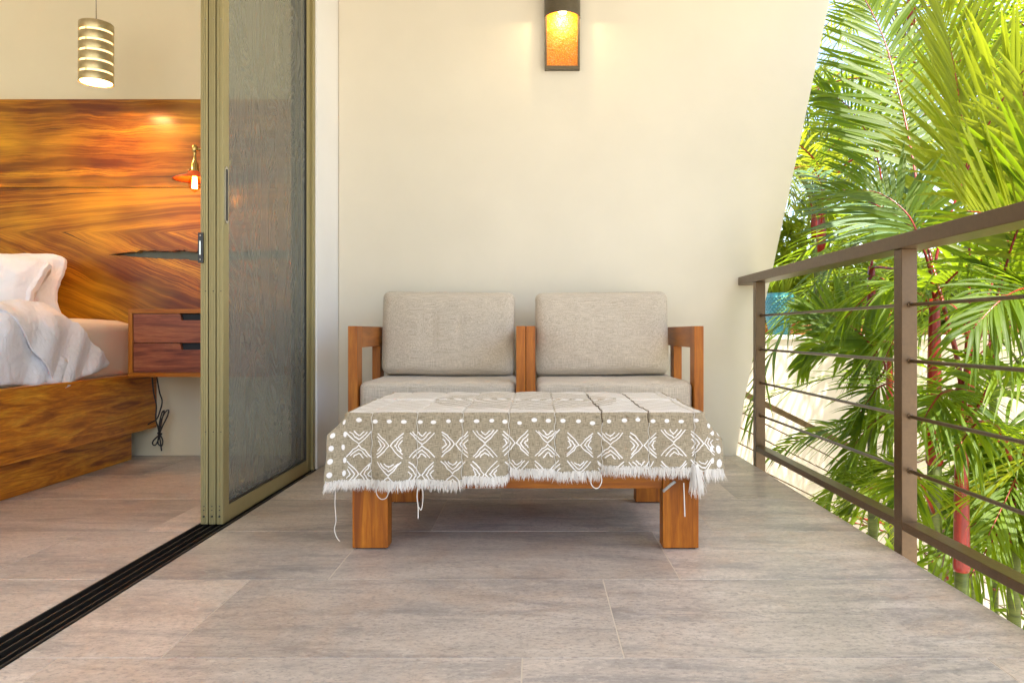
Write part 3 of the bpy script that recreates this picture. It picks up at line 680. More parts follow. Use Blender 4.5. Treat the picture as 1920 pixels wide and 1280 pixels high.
# mudcloth throw
def throw():
    t = thing('throw', 'taupe cotton throw with white chevrons and fringe, spread over the coffee table', 'throw', (-.03, 2.44, .39))
    ex0, ex1, ey0, ey1 = AX0 - .006, AX1 + .004, AY0 - .006, AY1 + .004
    strips = [-.461 - .1295 + .006, -.461, -.333, -.2045, -.073, .0565, .1885, .3205, .450, .58]
    # hem drop below the table edge for every sewn strip
    hems = [.198, .196, .198, .186, .166, .176, .158, .162, .170, .172]
    edges = np.array(strips[1:])
    def Lf(s):
        k = np.searchsorted(edges, s); base = np.array(hems)[np.clip(k, 0, len(hems) - 1)]
        return base
    SL, SR, SB = .058, .078, .10
    s_ = np.arange(ex0 - SL, ex1 + SR + .0008, .0016)
    tf = np.linspace(1, 0, 130)                                    # front: fraction of the drop
    tt = np.linspace(0, ey1 - ey0, 190)[1:]; tbk = np.linspace(0, SB, 25)[1:]
    Lh = Lf(s_); ker = np.ones(5) / 5; Lh = np.convolve(np.pad(Lh, 2, 'edge'), ker, 'valid')
    Lh = Lh + .0025 * np.array([fbm(x * 14, 3) for x in s_])
    rows = len(tf) + len(tt) + len(tbk); ncol = len(s_)
    A = np.zeros((rows, ncol)); A[:len(tf)] = tf[:, None] * Lh[None, :]
    A[len(tf):len(tf) + len(tt)] = -tt[:, None]; A[len(tf) + len(tt):] = -(ey1 - ey0) - tbk[:, None]
    Sg = np.repeat(s_[None, :], rows, 0)
    ef = np.maximum(A, 0); eb = np.maximum(-A - (ey1 - ey0), 0); exl = np.maximum(ex0 - Sg, 0); exr = np.maximum(Sg - ex1, 0)
    ex = exl + exr; ey = ef + eb
    rho = np.sqrt(ex ** 2 + ey ** 2); phi = np.arctan2(ex, ey + 1e-9); phi[rho < 1e-9] = 0
    r = .014; ang = np.minimum(rho / r, math.pi / 2); out = r * np.sin(ang); down = r * (1 - np.cos(ang)) + np.maximum(rho - r * math.pi / 2, 0)
    dfree = np.maximum(rho - r * math.pi / 2, 0)
    th = np.minimum(phi, math.pi / 2 - phi)
    sx = np.where(exl > 0, -1, 1); sy = np.where(eb > 0, 1, -1)
    D = np.zeros(A.shape + (2,))
    D[..., 0] = np.where(exl > 0, -.97, .80); D[..., 1] = np.where(exl > 0, -.24, .60)
    D[eb > 0] = (0.5, .85)
    X = np.clip(Sg, ex0, ex1) + sx * out * np.sin(phi) + D[..., 0] * dfree * np.sin(th)
    Y = np.clip(ey0 - A, ey0, ey1) + sy * out * np.cos(phi) * (ey > 0) + D[..., 1] * dfree * np.sin(th)
    Z = TOPZ + .004 - (r * (1 - np.cos(ang)) + dfree * np.cos(th))
    # side drops bulge, front ripples, strip seams
    g = np.minimum(1, dfree / .16)
    sd = np.array([[fbm(x * 7, y * 5, 1) for x in np.linspace(0, 1.2, 60)] for y in np.linspace(0, .9, 45)])
    yi = np.interp(A.ravel(), [A.min(), A.max()], [0, 44]); xi = np.interp(Sg.ravel(), [s_[0], s_[-1]], [0, 59])
    y0 = np.clip(yi.astype(int), 0, 43); x0 = np.clip(xi.astype(int), 0, 58); fy, fx = yi - y0, xi - x0
    nz = (sd[y0, x0] * (1 - fx) * (1 - fy) + sd[y0, x0 + 1] * fx * (1 - fy) + sd[y0 + 1, x0] * (1 - fx) * fy + sd[y0 + 1, x0 + 1] * fx * fy).reshape(A.shape)
    dseam = np.min(np.abs(Sg[..., None] - edges[None, None, :]), axis=2)
    wob = .0022 * np.sin(A * 60 + Sg * 9)
    seam = np.exp(-((dseam + 0 * wob) / .0022) ** 2)
    pouch = np.sqrt(np.clip(dseam / .065, 0, 1))
    front = (ef > 0) & (ex <= 0)
    Y -= np.where(ef > 0, g * (.022 * (nz + .35) + .011 * pouch + .006 * np.sin(Sg * 31 + 1.2 + 2 * nz)), 0) - .0035 * seam * (ef > 0)
    X += np.where(ex > 0, sx * g * .012 * (nz + .5), 0)
    on = (ex <= 0) & (ey <= 0)
    Z += np.where(ef + ex + eb <= .02, .0050 * (nz + .5) + .0018 * pouch - .003 * seam, 0)
    crease = np.exp(-((A + .36) / .004) ** 2) * .004 * (ey <= 0); Z += crease
    # painted marks, drawn by hand in cloth coordinates
    paint = np.zeros(A.shape); rng = np.random.RandomState(4)
    def seg(p, q, wdt, mask=None):
        p = np.array(p); q = np.array(q); mid = (p + q) / 2 + rng.normal(0, .0012, 2)
        lo = np.minimum(p, q) - .012; hi = np.maximum(p, q) + .012
        c0, c1 = np.searchsorted(s_, [lo[0], hi[0]])
        if c1 - c0 < 1: return
        sub = (slice(0, len(tf)), slice(c0, c1)); xs = Sg[sub]; ys = A[sub]; best = np.full(xs.shape, 9.)
        for a_, b_ in ((p, mid), (mid, q)):
            d = b_ - a_; L2 = d @ d + 1e-12; u = np.clip(((xs - a_[0]) * d[0] + (ys - a_[1]) * d[1]) / L2, 0, 1)
            best = np.minimum(best, np.hypot(xs - a_[0] - u * d[0], ys - a_[1] - u * d[1]))
        w_ = wdt * rng.uniform(.8, 1.25); paint[sub] = np.maximum(paint[sub], np.clip(1.2 - best / w_ * .7, 0, 1))
    def blob(cx, cy, rx, ry):
        sub = (slice(0, len(tf) + len(tt)), slice(*np.searchsorted(s_, [cx - rx * 2, cx + rx * 2])))
        q = np.hypot((Sg[sub] - cx) / rx, (A[sub] - cy) / ry); paint[sub] = np.maximum(paint[sub], np.clip(1.5 - q, 0, 1))
    cell = .0885; cw = .0885; ch = .0830; y_dots = .030; y_row = .052
    nx = int(1.3 / cell)
    for rr in range(3):
        for cc in range(-1, nx + 1):
            cx = -.495 + cc * cell + rng.normal(0, .0016); cy = y_row + ch * (rr + .5) + rng.normal(0, .0016) + .003 * math.sin(cc)
            if cx < -.50 or cx > ex1 + .02: continue
            typ = (cc + rr) % 2; w_ = .0015
            for lv, (sp, ap) in enumerate(((.034, .002), (.0245, .0135), (.0125, .0245))):
                far = .035 + rng.normal(0, .0012); apx = ap
                for sgn in (-1, 1):
                    tip = (0, sgn * apx)
                    for sd_ in (-1, 1):
                        e = (sd_ * sp + rng.normal(0, .0012), sgn * (far + rng.normal(0, .0012)) * (1 if lv < 2 else 1.0))
                        knee = (e[0] * .46, tip[1] + (e[1] - tip[1]) * .38)
                        if typ == 0:
                            seg((cx + tip[0], cy + tip[1]), (cx + knee[0], cy + knee[1]), w_); seg((cx + knee[0], cy + knee[1]), (cx + e[0], cy + e[1]), w_)
                        else:
                            seg((cx + tip[1], cy + tip[0]), (cx + knee[1], cy + knee[0]), w_); seg((cx + knee[1], cy + knee[0]), (cx + e[1], cy + e[0]), w_)
    x = ex0 + .03
    while x < ex1 + .02:
        blob(x, y_dots + rng.normal(0, .0018), rng.uniform(.0062, .0082), rng.uniform(.0046, .006)); x += rng.uniform(.037, .047)
    for k in range(5):
        blob(ex0 - .012 + rng.normal(0, .002), .03 + k * .036, .005, .008); blob(ex0 - .047 + rng.normal(0, .002), .028 + k * .037, .007, .008)
        blob(ex1 + .03 + rng.normal(0, .002), .04 + k * .034, .006, .008); blob(ex1 + .06, .03 + k * .04, .010, .012)
    # top: unpainted white field with a taupe medallion in the middle
    top = (A <= .008); m1 = np.hypot((Sg + .03) / .30, (A + .36) / .30)
    med = (np.sin(np.abs(Sg + .03) * 130 + np.abs(A + .36) * 130) > .15) & (m1 < 1) & (rng.rand(*A.shape) > .1)
    topv = np.where(med, .46, .56 + .02 * np.sin(Sg * 90) * np.sin(A * 70)); edge_b = .012 * nz
    topm = np.clip((.010 + .006 * nz - A) / .004, 0, 1); side = (ex > .0)
    paint = np.where(side, paint, np.maximum(paint * (1 - topm), 0) + topv * topm)
    # geometry
    V = np.stack([X, Y, Z], -1).reshape(-1, 3); idx = np.arange(rows * ncol).reshape(rows, ncol)
    F = np.stack([idx[:-1, :-1], idx[:-1, 1:], idx[1:, 1:], idx[1:, :-1]], -1).reshape(-1, 4)
    me = bpy.data.meshes.new('cloth'); V2 = V - np.array(base_of(t))
    me.vertices.add(len(V2)); me.vertices.foreach_set('co', V2.ravel()); me.loops.add(F.size); me.loops.foreach_set('vertex_index', F.ravel().astype(np.int32))
    me.polygons.add(len(F)); me.polygons.foreach_set('loop_start', np.arange(0, F.size, 4, dtype=np.int32)); me.polygons.foreach_set('loop_total', np.full(len(F), 4, dtype=np.int32))
    me.update(calc_edges=True); me.polygons.foreach_set('use_smooth', [True] * len(F))
    at = me.attributes.new('paint', 'FLOAT', 'POINT'); at.data.foreach_set('value', paint.ravel().astype(np.float32))
    uvl = me.uv_layers.new(name='UVMap'); UV = np.stack([Sg, A], -1).reshape(-1, 2)[F.ravel()]; uvl.data.foreach_set('uv', UV.ravel())
    link('cloth', me, M['cloth'], t)
    # seams: raised whip stitching
    G = V.reshape(rows, ncol, 3)
    for k, e in enumerate(edges[:-1]):
        c = int(np.searchsorted(s_, e)); pts = []
        for j in range(0, len(tf) + len(tt), 5):
            q = G[j, min(max(c + int(round(1.5 * math.sin(j * .21 + k))), 0), ncol - 1)]; pts.append(Vector(q) + Vector((0, -.0012 if j < len(tf) else 0, .0012)))
        MB().tube(pts, .0009, 5).build('seam', M['seam_light'], t)
        if k in (5, 6): MB().tube([p + Vector((0, 0, .0012)) for p in pts[len(pts) // 2 - 12:len(pts) - 4]], .0013, 5).build('dark_stitch', M['seam'], t)
    # fringe
    fv, ff = [], []
    for rep in range(4):
        for c in np.arange(2, ncol - 2, 1 if rep < 2 else 2):
            p = Vector(G[0, c]) + Vector((random.uniform(-.0008, .0008), random.uniform(-.003, .001), random.uniform(-.001, .007)))
            L = random.uniform(.018, .034); cl = .0095 * math.sin(c * .19 + rep) + .005 * math.sin(c * .057 + 2 * rep); dx = cl * .6 + random.gauss(0, .0032); dy = random.gauss(-.002, .003)
            if s_[c] > ex1 - .01: L *= 1.15
            if s_[c] < ex0: dx -= .006
            wdt = random.uniform(.0006, .0013); n = len(fv)
            m_ = p + Vector((dx * .35, dy * .5, -L * .5)); q = p + Vector((dx, dy, -L))
            a_ = Vector((wdt, 0, 0)) if rep % 2 else Vector((wdt * .8, wdt * .8, 0))
            fv += [p - a_, p + a_, m_ + a_, m_ - a_, q]; ff += [(n, n + 1, n + 2, n + 3), (n + 3, n + 2, n + 4)]
    fo = put('fringe', fv, ff, M['fringe'], t); fo['kind'] = 'stuff'
    # loose threads
    def th_(l, r_=.0013, Yt=2.085): MB().tube(spline([P(a_, b_, Yt) for a_, b_ in l], 24), r_, 6).build('loose_thread', M['fringe'], t)
    th_([(629, 920), (628, 945), (630, 975), (627, 992), (631, 1006), (637, 1014)]); th_([(704, 905), (706, 925), (714, 935), (724, 933), (729, 922), (734, 917)])
    th_([(784, 908), (782, 930), (784, 950), (784, 972)], .0017); th_([(792, 905), (793, 935), (790, 955), (785, 950)])
    th_([(1110, 890), (1108, 905), (1114, 914), (1122, 914), (1128, 903), (1127, 888)], .0016); th_([(1282, 905), (1283, 935), (1284, 968)], .0017)
    # corner tassel
    tv = MB()
    for k in range(150):
        a = random.uniform(0, 6.28); p = P(1303, 882, 2.075) + Vector((math.cos(a) * .008, math.sin(a) * .008, random.uniform(0, .02)))
        q = p + Vector((math.cos(a) * .008 + random.gauss(0, .005) + .006, math.sin(a) * .008, -random.uniform(.055, .080)))
        n = Vector((.0009, .0004, 0)); tv.add([p - n, p + n, q + n * .4, q - n * .4], [(0, 1, 2, 3)])
    tv.build('corner_tassel', M['fringe'], t, kind='stuff')
throw()

# ------------------------------------------------------------------ railing
rl = thing('railing', 'brown steel balcony railing with a flat handrail and four thin rods', 'railing', (1.05, 2.6, -.1))
br = M['bronze']; RX = 1.031
box('handrail', 1.022, 1.111, -1.9, WALL - .001, .854, .894, br, rl, .0025)
posts = [-1.87, .715, 2.084, 3.458]; posts = [-2.03, -.66, .71, 2.084, 3.458]
for y in posts[1:]:
    box('post', RX, RX + .044, y, y + .046, -.24, .8535, br, rl, .002)
    for z in (-.08, -.18): MB().tube([(RX - .010, y + .023, z), (RX + .001, y + .023, z)], .006, 8).build('anchor_bolt', br, rl)
ys = posts[1:] + [WALL + .04]
for a, c in zip([-1.9] + [y + .0465 for y in ys[:-1]], [y - .0005 for y in ys]):
    if a > 3.49: continue
    box('bottom_rail', RX + .0015, RX + .0475, a, c, .0625, .0865, br, rl, .002)
for z in (.696, .538, .382, .229):
    MB().tube([(RX + .024, -1.9, z), (RX + .024, 3.46, z)], .0052, 10).build('rod', br, rl)
    for y in posts[1:]:
        for yy in (y - .004, y + .046): MB().tube([(RX + .024, yy, z), (RX + .024, yy + .004, z)], .0085, 12).build('rod_collar', br, rl)

# stair railing and retaining wall beyond
st = thing('stair_railing', 'thin brown stair railing descending in front of the pale retaining wall', 'railing', (2.2, 5.3, -1))
def zr(x): return .10 - .50 * (x - 1.45)
MB().box(1.05, 1.06, 5.28, 5.30, -1.9, -1.8)
def slant(name, x0, x1, dz, hh, wd, Yc):
    v = [(x, y, zr(x) + dz + z) for x in (x0, x1) for y in (Yc - wd / 2, Yc + wd / 2) for z in (-hh / 2, hh / 2)]
    put(name, v, [(0, 1, 3, 2), (4, 6, 7, 5), (0, 4, 5, 1), (2, 3, 7, 6), (0, 2, 6, 4), (1, 5, 7, 3)], br, st)
slant('handrail', 1.0, 5.2, .10, .045, .05, 5.3)
for k in range(6): MB().tube([(1.0, 5.3, zr(1.0) - .04 - k * .115), (5.2, 5.3, zr(5.2) - .04 - k * .115)], .005, 6).build('cable', br, st)
for x in (2.95, 4.6): box('post', x, x + .04, 5.34, 5.38, -3.0, zr(x) + .07, br, st)
rw = box('retaining_wall', .2, 9.0, 6.0, 6.25, -3.0, .555, M['retaining'], kind='structure')
box('wall_cap', .2, 9.0, 5.985, 6.27, .556, .594, M['wallcap'], rw, .006)

def pot():
    t = thing('plant_pot', 'turquoise scale textured pot with a yellow green plant on the retaining wall', 'plant pot', (2.02, 6.13, .594))
    n, m = 96, 60; v = []; cx, cy, z0, hh = 2.02, 6.13, .5945, .345
    for i in range(m + 1):
        u = i / m; r0 = .074 + .040 * math.sin(min(1, u * 1.02) * math.pi * .62) - .004 * max(0, u - .8)
        for j in range(n):
            a = 2 * math.pi * j / n; row = u * 17; k = int(row); fr_ = row - k; cel = j / n * 24 + (.5 if k % 2 else 0); fc = cel % 1
            bump = .010 * max(0, 1 - abs(fc - .5) * 2) ** .6 * max(0, (1 - fr_)) if .01 < u < .95 else 0
            r = r0 + bump; v.append((cx + r * math.cos(a), cy + r * math.sin(a), z0 + u * hh))
    f = [(i * n + j, i * n + (j + 1) % n, (i + 1) * n + (j + 1) % n, (i + 1) * n + j) for i in range(m) for j in range(n)]
    put('pot_body', v, f, M['turquoise'], t)
    MB().lathe([(0, z0 + hh - .03), (.10, z0 + hh - .03)], (cx, cy, 0), 30).build('pot_soil', M['soil'], t)
    b = MB()
    for k in range(34):
        a = random.uniform(0, 6.28); tl = random.uniform(.05, .45); L = random.uniform(.13, .24); d = Vector((math.cos(a) * tl, math.sin(a) * tl, 1)).normalized(); s_ = d.orthogonal().normalized()
        p = Vector((cx + math.cos(a) * .05, cy + math.sin(a) * .05, z0 + hh - .03)); w_ = .014
        b.add([p - s_ * w_ * .6, p + s_ * w_ * .6, p + d * L * .55 + s_ * w_, p + d * L, p + d * L * .55 - s_ * w_], [(0, 1, 2, 4), (4, 2, 3)])
    b.build('foliage', M['leaf_y'], t)
pot()
yard = box('ground', -60, 80, -60, 6.2, -3.1, -3.0, M['concrete'], kind='structure')
gb = put('terrace_ground', [(.1, 6.25, .50), (60, 6.25, .50), (60, 90, 2.5), (-40, 90, 2.5), (-40, 6.25, .5)], [(0, 1, 2, 3, 4)], M['soil'], kind='structure')

# ------------------------------------------------------------------ palms
def leaf_mesh(name, specs, mat, parent=None):
    """specs: list of (base, dir, up, length, width, droop, tint, bend)"""
    V, F, T, U = [], [], [], []
    NS = 6
    for (p, d, up, L, w_, droop, tint, bend) in specs:
        side = d.cross(up); side = side.normalized() if side.length > 1e-6 else d.orthogonal().normalized()
        prev = None; n0 = len(V)
        for k in range(NS + 1):
            u = k / NS
            q = p + d * (L * u) + Vector((0, 0, -1)) * (droop * L * u * u) + side * (bend * L * u * u)
            ww = w_ * (.35 + .65 * min(1, u * 4)) * (1 - max(0, u - .45) / .55) ** .75 + .0002
            nn = up
            V += [tuple(q - side * ww + nn * ww * .28), tuple(q), tuple(q + side * ww + nn * ww * .28)]; T += [tint] * 3; U += [(-1, u), (0, u), (1, u)]
        for k in range(NS):
            a = n0 + k * 3; F += [(a, a + 1, a + 4, a + 3), (a + 1, a + 2, a + 5, a + 4)]
    me = bpy.data.meshes.new(name); b0 = base_of(parent) if parent else Vector((0, 0, 0))
    me.from_pydata([tuple(Vector(v) - b0) for v in V], [], F); me.update()
    at = me.attributes.new('tint', 'FLOAT', 'POINT'); at.data.foreach_set('value', np.array(T, dtype=np.float32))
    uvl = me.uv_layers.new(name='UVMap'); li = np.zeros(len(me.loops), dtype=np.int32); me.loops.foreach_get('vertex_index', li)
    uvl.data.foreach_set('uv', np.array(U, dtype=np.float32)[li].ravel()); me.polygons.foreach_set('use_smooth', [True] * len(me.polygons))
    me.materials.append(mat); return me
def frond_specs(ctrl, N, L, n=34, w_=.010, t0=.25, droop=.12, tint=(.3, .9), vee=.25, a0=68, a1=22, sides=(-1, 1), rng=random, jit=1.0):
    pts = spline(ctrl, 60); out = []
    for i in range(n):
        t = t0 + (1 - t0) * (i + .3) / n; x = t * 59; k = min(int(x), 58); p = pts[k].lerp(pts[k + 1], x - k); T = (pts[min(k + 2, 59)] - pts[max(k - 1, 0)]).normalized()
        Nn = (N - T * N.dot(T)).normalized(); Sd = T.cross(Nn); u = (t - t0) / (1 - t0)
        prof = (.55 + .45 * math.sin(math.pi * min(1, u * 1.25 + .08) * .85)) * (1 - .55 * u ** 3)
        for s_ in sides:
            al = R(a0 + (a1 - a0) * u + rng.gauss(0, 3.2) * jit)
            d = (T * math.cos(al) + Sd * s_ * math.sin(al) + Nn * (vee + rng.gauss(0, .06 * jit))).normalized()
            out.append((p, d, Nn, L * prof * rng.uniform(.9, 1.08), w_ * rng.uniform(.8, 1.15) * (1 - .35 * u), droop * rng.uniform(.4, 1.7), rng.uniform(*tint), rng.gauss(0, .05) * jit))
    return out, pts
def frond(palm, ctrl, N, L, mat='leaf', rach='red', rr=.0075, **kw):
    kw['w_'] = kw.get('w_', .010) * 1.1; L *= 1.08; kw['n'] = int(kw.get('n', 34) * 1.2)
    sp, pts = frond_specs([Vector(c) for c in ctrl], Vector(N), L, **kw)
    me = leaf_mesh('frond', sp, M[mat], palm); fo = link('frond', me, None, palm)
    rs = [rr * (1 - .8 * i / 59) for i in range(0, 60, 2)] ; MB().tube(pts[::2], rs, 6).build('rachis', M[rach], fo); return fo
GZ = -3.0
def palm(label, px, Y, ytop, ycs, r=.032, lean=0.0):
    """stem seen at px, crownshaft from ycs up to ytop"""
    top = P(px, ytop, Y); cs = P(px + lean * .3, ycs, Y); base = Vector((top.x + lean * .002, Y, GZ))
    t = thing('palm_tree', label, 'palm tree', tuple(base), 'red stemmed palms growing beyond the railing')
    pts = spline([base, base.lerp(cs, .5) + Vector((.02, .02, 0)), cs], 20); MB().tube(pts, [r * .92] * 20, 14).build('stem', M['stem'], t)
    for k in range(1, 9):
        q = base.lerp(cs, k / 9); MB().tube([q + Vector((.012, .012, -.006)), q + Vector((.012, .012, .006))], r * .99, 14).build('ring_scar', M['bark_edge'], t)
    MB().tube(spline([cs - Vector((0, 0, .02)), cs + Vector((0, 0, .04)), top.lerp(cs, .4), top], 14), [r * .95, r * 1.08, r * 1.12, r * 1.12] + [r * (1.12 - .5 * (k / 10)) for k in range(10)], 14).build('crownshaft', M['red'], t)
    return t, top
fcam = (0, -1, .15)
# hero palm A
pa, ta = palm('palm with bright red stem dividing into two long stalks, right of the near post', 1803, 2.62, 722, 1060, .025)
frond(pa, [ta, P(1790, 650, 2.72), P(1763, 550, 2.9), P(1735, 440, 3.1), P(1712, 300, 3.4), P(1687, 180, 3.65), P(1653, 62, 3.85), P(1600, -40, 4.0)], (-.35, -1, -.1), .50, n=38, w_=.0135, rr=.011, t0=.55, droop=.05, tint=(.5, 1), a0=62, a1=26, vee=.05)
frond(pa, [ta, P(1830, 650, 2.6), P(1868, 560, 2.58), P(1905, 440, 2.5), P(1960, 330, 2.4), P(2040, 230, 2.3)], (-.8, -.6, .3), .42, n=26, w_=.011, t0=.45, droop=.25, a0=72, a1=30)
frond(pa, [P(1805, 800, 2.62), P(1835, 760, 2.55), P(1870, 700, 2.45), P(1915, 690, 2.3), P(1980, 720, 2.15)], (0, -.3, 1), .34, n=26, w_=.010, t0=.25, droop=.45)
# palm B
pb, tb_ = palm('palm with a thick red stem turning green low down, just right of the near post', 1752, 3.0, 560, 862, .029)
frond(pb, [tb_, P(1742, 500, 3.0), P(1728, 460, 3.0), P(1700, 400, 3.05), P(1640, 360, 3.15), P(1560, 360, 3.3)], (-.2, -.7, .6), .36, n=26, t0=.35, mat='leaf', droop=.25)
frond(pb, [tb_, P(1756, 480, 3.05), P(1790, 380, 3.1), P(1840, 260, 3.1), P(1905, 150, 3.0), P(1990, 60, 2.9)], (-.5, -.8, .2), .5, n=30, w_=.012, t0=.3, mat='leaf_y', tint=(.4, 1), droop=.1)
frond(pb, [tb_, P(1765, 540, 2.95), P(1810, 500, 2.85), P(1880, 480, 2.7), P(1960, 500, 2.5)], (0, -.35, 1), .36, n=28, w_=.010, t0=.15, droop=.5, tint=(.5, 1))
frond(pb, [P(1752, 600, 3.0), P(1735, 560, 3.0), P(1700, 540, 3.05), P(1640, 545, 3.15), P(1580, 600, 3.3)], (0, -.2, 1), .34, n=26, w_=.010, t0=.2, droop=.6)
# palm C
pc, tc_ = palm('palm with a slim red stem standing behind the forked one', 1816, 3.25, 640, 760, .022)
frond(pc, [tc_, P(1817, 560, 3.25), P(1817, 397, 3.2), P(1806, 250, 3.15), P(1784, 102, 3.1), P(1750, -30, 3.05)], (.3, -1, -.05), .46, n=36, w_=.0125, t0=.42, droop=.03, mat='leaf_y', tint=(.35, 1), a0=52, a1=24)
frond(pc, [tc_, P(1850, 560, 3.3), P(1900, 420, 3.4), P(1930, 300, 3.4), P(1950, 120, 3.4)], (-.7, -.7, 0), .55, n=30, w_=.013, t0=.3, mat='leaf_y', tint=(.3, .9))
frond(pc, [tc_, P(1800, 590, 3.2), P(1770, 570, 3.3), P(1700, 600, 3.4), P(1650, 690, 3.5)], (0, -.2, 1), .34, n=24, droop=.5)
# palm D
pdm, td = palm('palm with a slender red stem between the two railing posts', 1634, 3.85, 500, 668, .026)
frond(pdm, [td, P(1700, 500, 3.55), P(1722, 445, 3.45), P(1686, 410, 3.45), P(1630, 378, 3.6), P(1571, 351, 3.95), P(1510, 320, 4.4)], (-.1, -.75, .65), .44, n=34, w_=.012, t0=.36, droop=.10, mat='leaf_skylit', tint=(.4, 1), a0=70, a1=26, vee=.05)
frond(pdm, [P(1636, 720, 3.8), P(1660, 690, 3.75), P(1640, 655, 3.7), P(1600, 615, 3.75), P(1555, 590, 3.8), P(1505, 585, 3.85)], (-.1, -.9, .4), .33, n=26, w_=.0135, t0=.25, droop=.15, tint=(.3, .9))
frond(pdm, [P(1634, 720, 3.85), P(1615, 660, 3.8), P(1580, 640, 3.8), P(1530, 650, 3.85), P(1500, 690, 3.9)], (0, -.7, .7), .22, n=16, w_=.016, t0=.2, droop=.35, tint=(.4, .9))
frond(pdm, [td, P(1640, 450, 3.9), P(1655, 380, 3.95), P(1640, 280, 4.0), P(1590, 200, 4.0), P(1540, 170, 4.0)], (-.3, -.9, .2), .40, n=30, t0=.25, tint=(.0, .6), droop=.15)
# palm E: low one, its fronds arch over the bottom rail
pe, te = palm('low palm arching its fronds over the bottom rail', 1700, 3.55, 840, 930, .028)
frond(pe, [te, P(1690, 800, 3.6), P(1650, 790, 3.7), P(1590, 800, 3.85), P(1530, 812, 3.95), P(1450, 850, 4.05)], (0, -.45, .9), .30, n=38, w_=.010, t0=.1, droop=.35, tint=(.4, 1))
frond(pe, [te, P(1690, 880, 3.5), P(1665, 870, 3.55), P(1620, 880, 3.6), P(1570, 910, 3.7), P(1540, 960, 3.75)], (0, -.5, .85), .26, n=30, w_=.009, t0=.1, droop=.4)
frond(pe, [te, P(1705, 790, 3.5), P(1685, 770, 3.5), P(1640, 790, 3.5), P(1600, 840, 3.55), P(1580, 900, 3.6)], (0, -.4, .9), .28, n=28, w_=.0105, t0=.1, droop=.5)
# palm F: low right
pf, tf_ = palm('low leafy palm at the right, below the handrail', 1900, 3.1, 930, 1010, .028)
for (cx, cy, ex, ey, Y1) in ((1860, 900, 1780, 960, 3.0), (1930, 860, 2000, 900, 2.8), (1880, 840, 1800, 860, 3.2), (1860, 950, 1740, 1060, 2.9), (1930, 940, 1990, 1050, 2.8), (1905, 880, 1850, 1010, 2.7), (1870, 990, 1800, 1110, 2.85)):
    frond(pf, [tf_, P((1900 + cx) / 2, cy, 3.1), P(cx, (cy + ey) / 2 - 50, (3.1 + Y1) / 2), P(ex, ey, Y1)], (0, -.4, .9), .34, n=28, w_=.0095, t0=.1, droop=.4, tint=(.2, 1))
for (x0, y0, x1, y1, x2, y2, Y1) in ((1800, 740, 1770, 735, 1725, 800, 2.45), (1725, 900, 1715, 890, 1690, 940, 2.6), (1870, 800, 1840, 790, 1790, 850, 2.4)):
    frond(pf, [P(x0 + 25, y0 + 60, Y1 + .35), P(x0, y0, Y1 + .2), P(x1, y1, Y1), P((x1 + x2) / 2, (y1 + y2) / 2 - 8, Y1 - .05), P(x2, y2, Y1 - .1)], (0, -.45, .9), .24, n=26, w_=.0075, t0=.2, droop=.4, tint=(.3, 1))
for (x0, y0, x1, y1, x2, y2, Y1) in ((1690, 660, 1660, 640, 1600, 700, 3.6), (1680, 930, 1640, 915, 1590, 960, 3.3), (1670, 600, 1620, 570, 1560, 620, 3.9), (1690, 720, 1650, 725, 1600, 800, 3.5), (1690, 560, 1650, 520, 1590, 540, 3.9)):
    frond(pe, [P(x0 + 20, y0 + 60, Y1 + .3), P(x0, y0, Y1 + .1), P(x1, y1, Y1), P((x1 + x2) / 2, (y1 + y2) / 2 - 8, Y1 + .05), P(x2, y2, Y1 + .1)], (0, -.5, .85), .26, n=26, w_=.008, t0=.15, droop=.35, tint=(.2, .9))
palm('slim palm with a thin red stem, farther back at the right', 1862, 3.9, 560, 700, .022)
palm('slim palm with a thin red stem seen just left of the near post', 1668, 4.6, 560, 760, .020)
# palm G: foreground fan at the far right
pg, tg = palm('palm at the right edge fanning bright leaves above the handrail', 1975, 2.55, 560, 700, .029)
frond(pg, [tg, P(1960, 500, 2.5), P(1925, 430, 2.45), P(1890, 405, 2.4), P(1850, 400, 2.38), P(1810, 395, 2.36)], (-.1, -.8, .5), .44, n=17, w_=.012, t0=.25, droop=.02, tint=(.6, 1), mat='leaf_y', a0=95, a1=55, sides=(1,))
frond(pg, [tg, P(1975, 480, 2.5), P(1960, 380, 2.5), P(1935, 280, 2.5), P(1915, 150, 2.5)], (-.5, -.9, .1), .44, n=26, w_=.012, t0=.2, mat='leaf_y', tint=(.5, 1))
frond(pg, [tg, P(1960, 560, 2.45), P(1930, 540, 2.4), P(1880, 560, 2.35), P(1820, 620, 2.3)], (0, -.4, .9), .34, n=26, w_=.010, droop=.45)

# generic fronds shared by the palms behind
gen = []
for k in range(5):
    rg = random.Random(50 + k); hgt = (.95, .75, 1.15, .6, 1.0)[k]
    ctrl = [Vector((0, 0, 0)), Vector((.12, .02, .40)), Vector((.45, .04, hgt * .9)), Vector((.95, .03, hgt)), Vector((1.45, .0, hgt * .72)), Vector((1.75, .0, hgt * .35))]
    sp, pts = frond_specs(ctrl, Vector((-.2, 0, 1)), .40, n=34, w_=.012, t0=.22, droop=.35, tint=(.1, 1), rng=rg, jit=1.3)
    rs = MB().tube(pts[::3], [.010 * (1 - .85 * i / 20) for i in range(20)], 5)
    rm = bpy.data.meshes.new('rachis'); rm.from_pydata([tuple(v) for v in rs.v], [], rs.f); rm.materials.append(M['red'] if k % 2 else M['stem'])
    gen.append({m_: leaf_mesh('frond', sp, M[m_]) for m_ in ('leaf', 'leaf_y')} | {'r': rm})
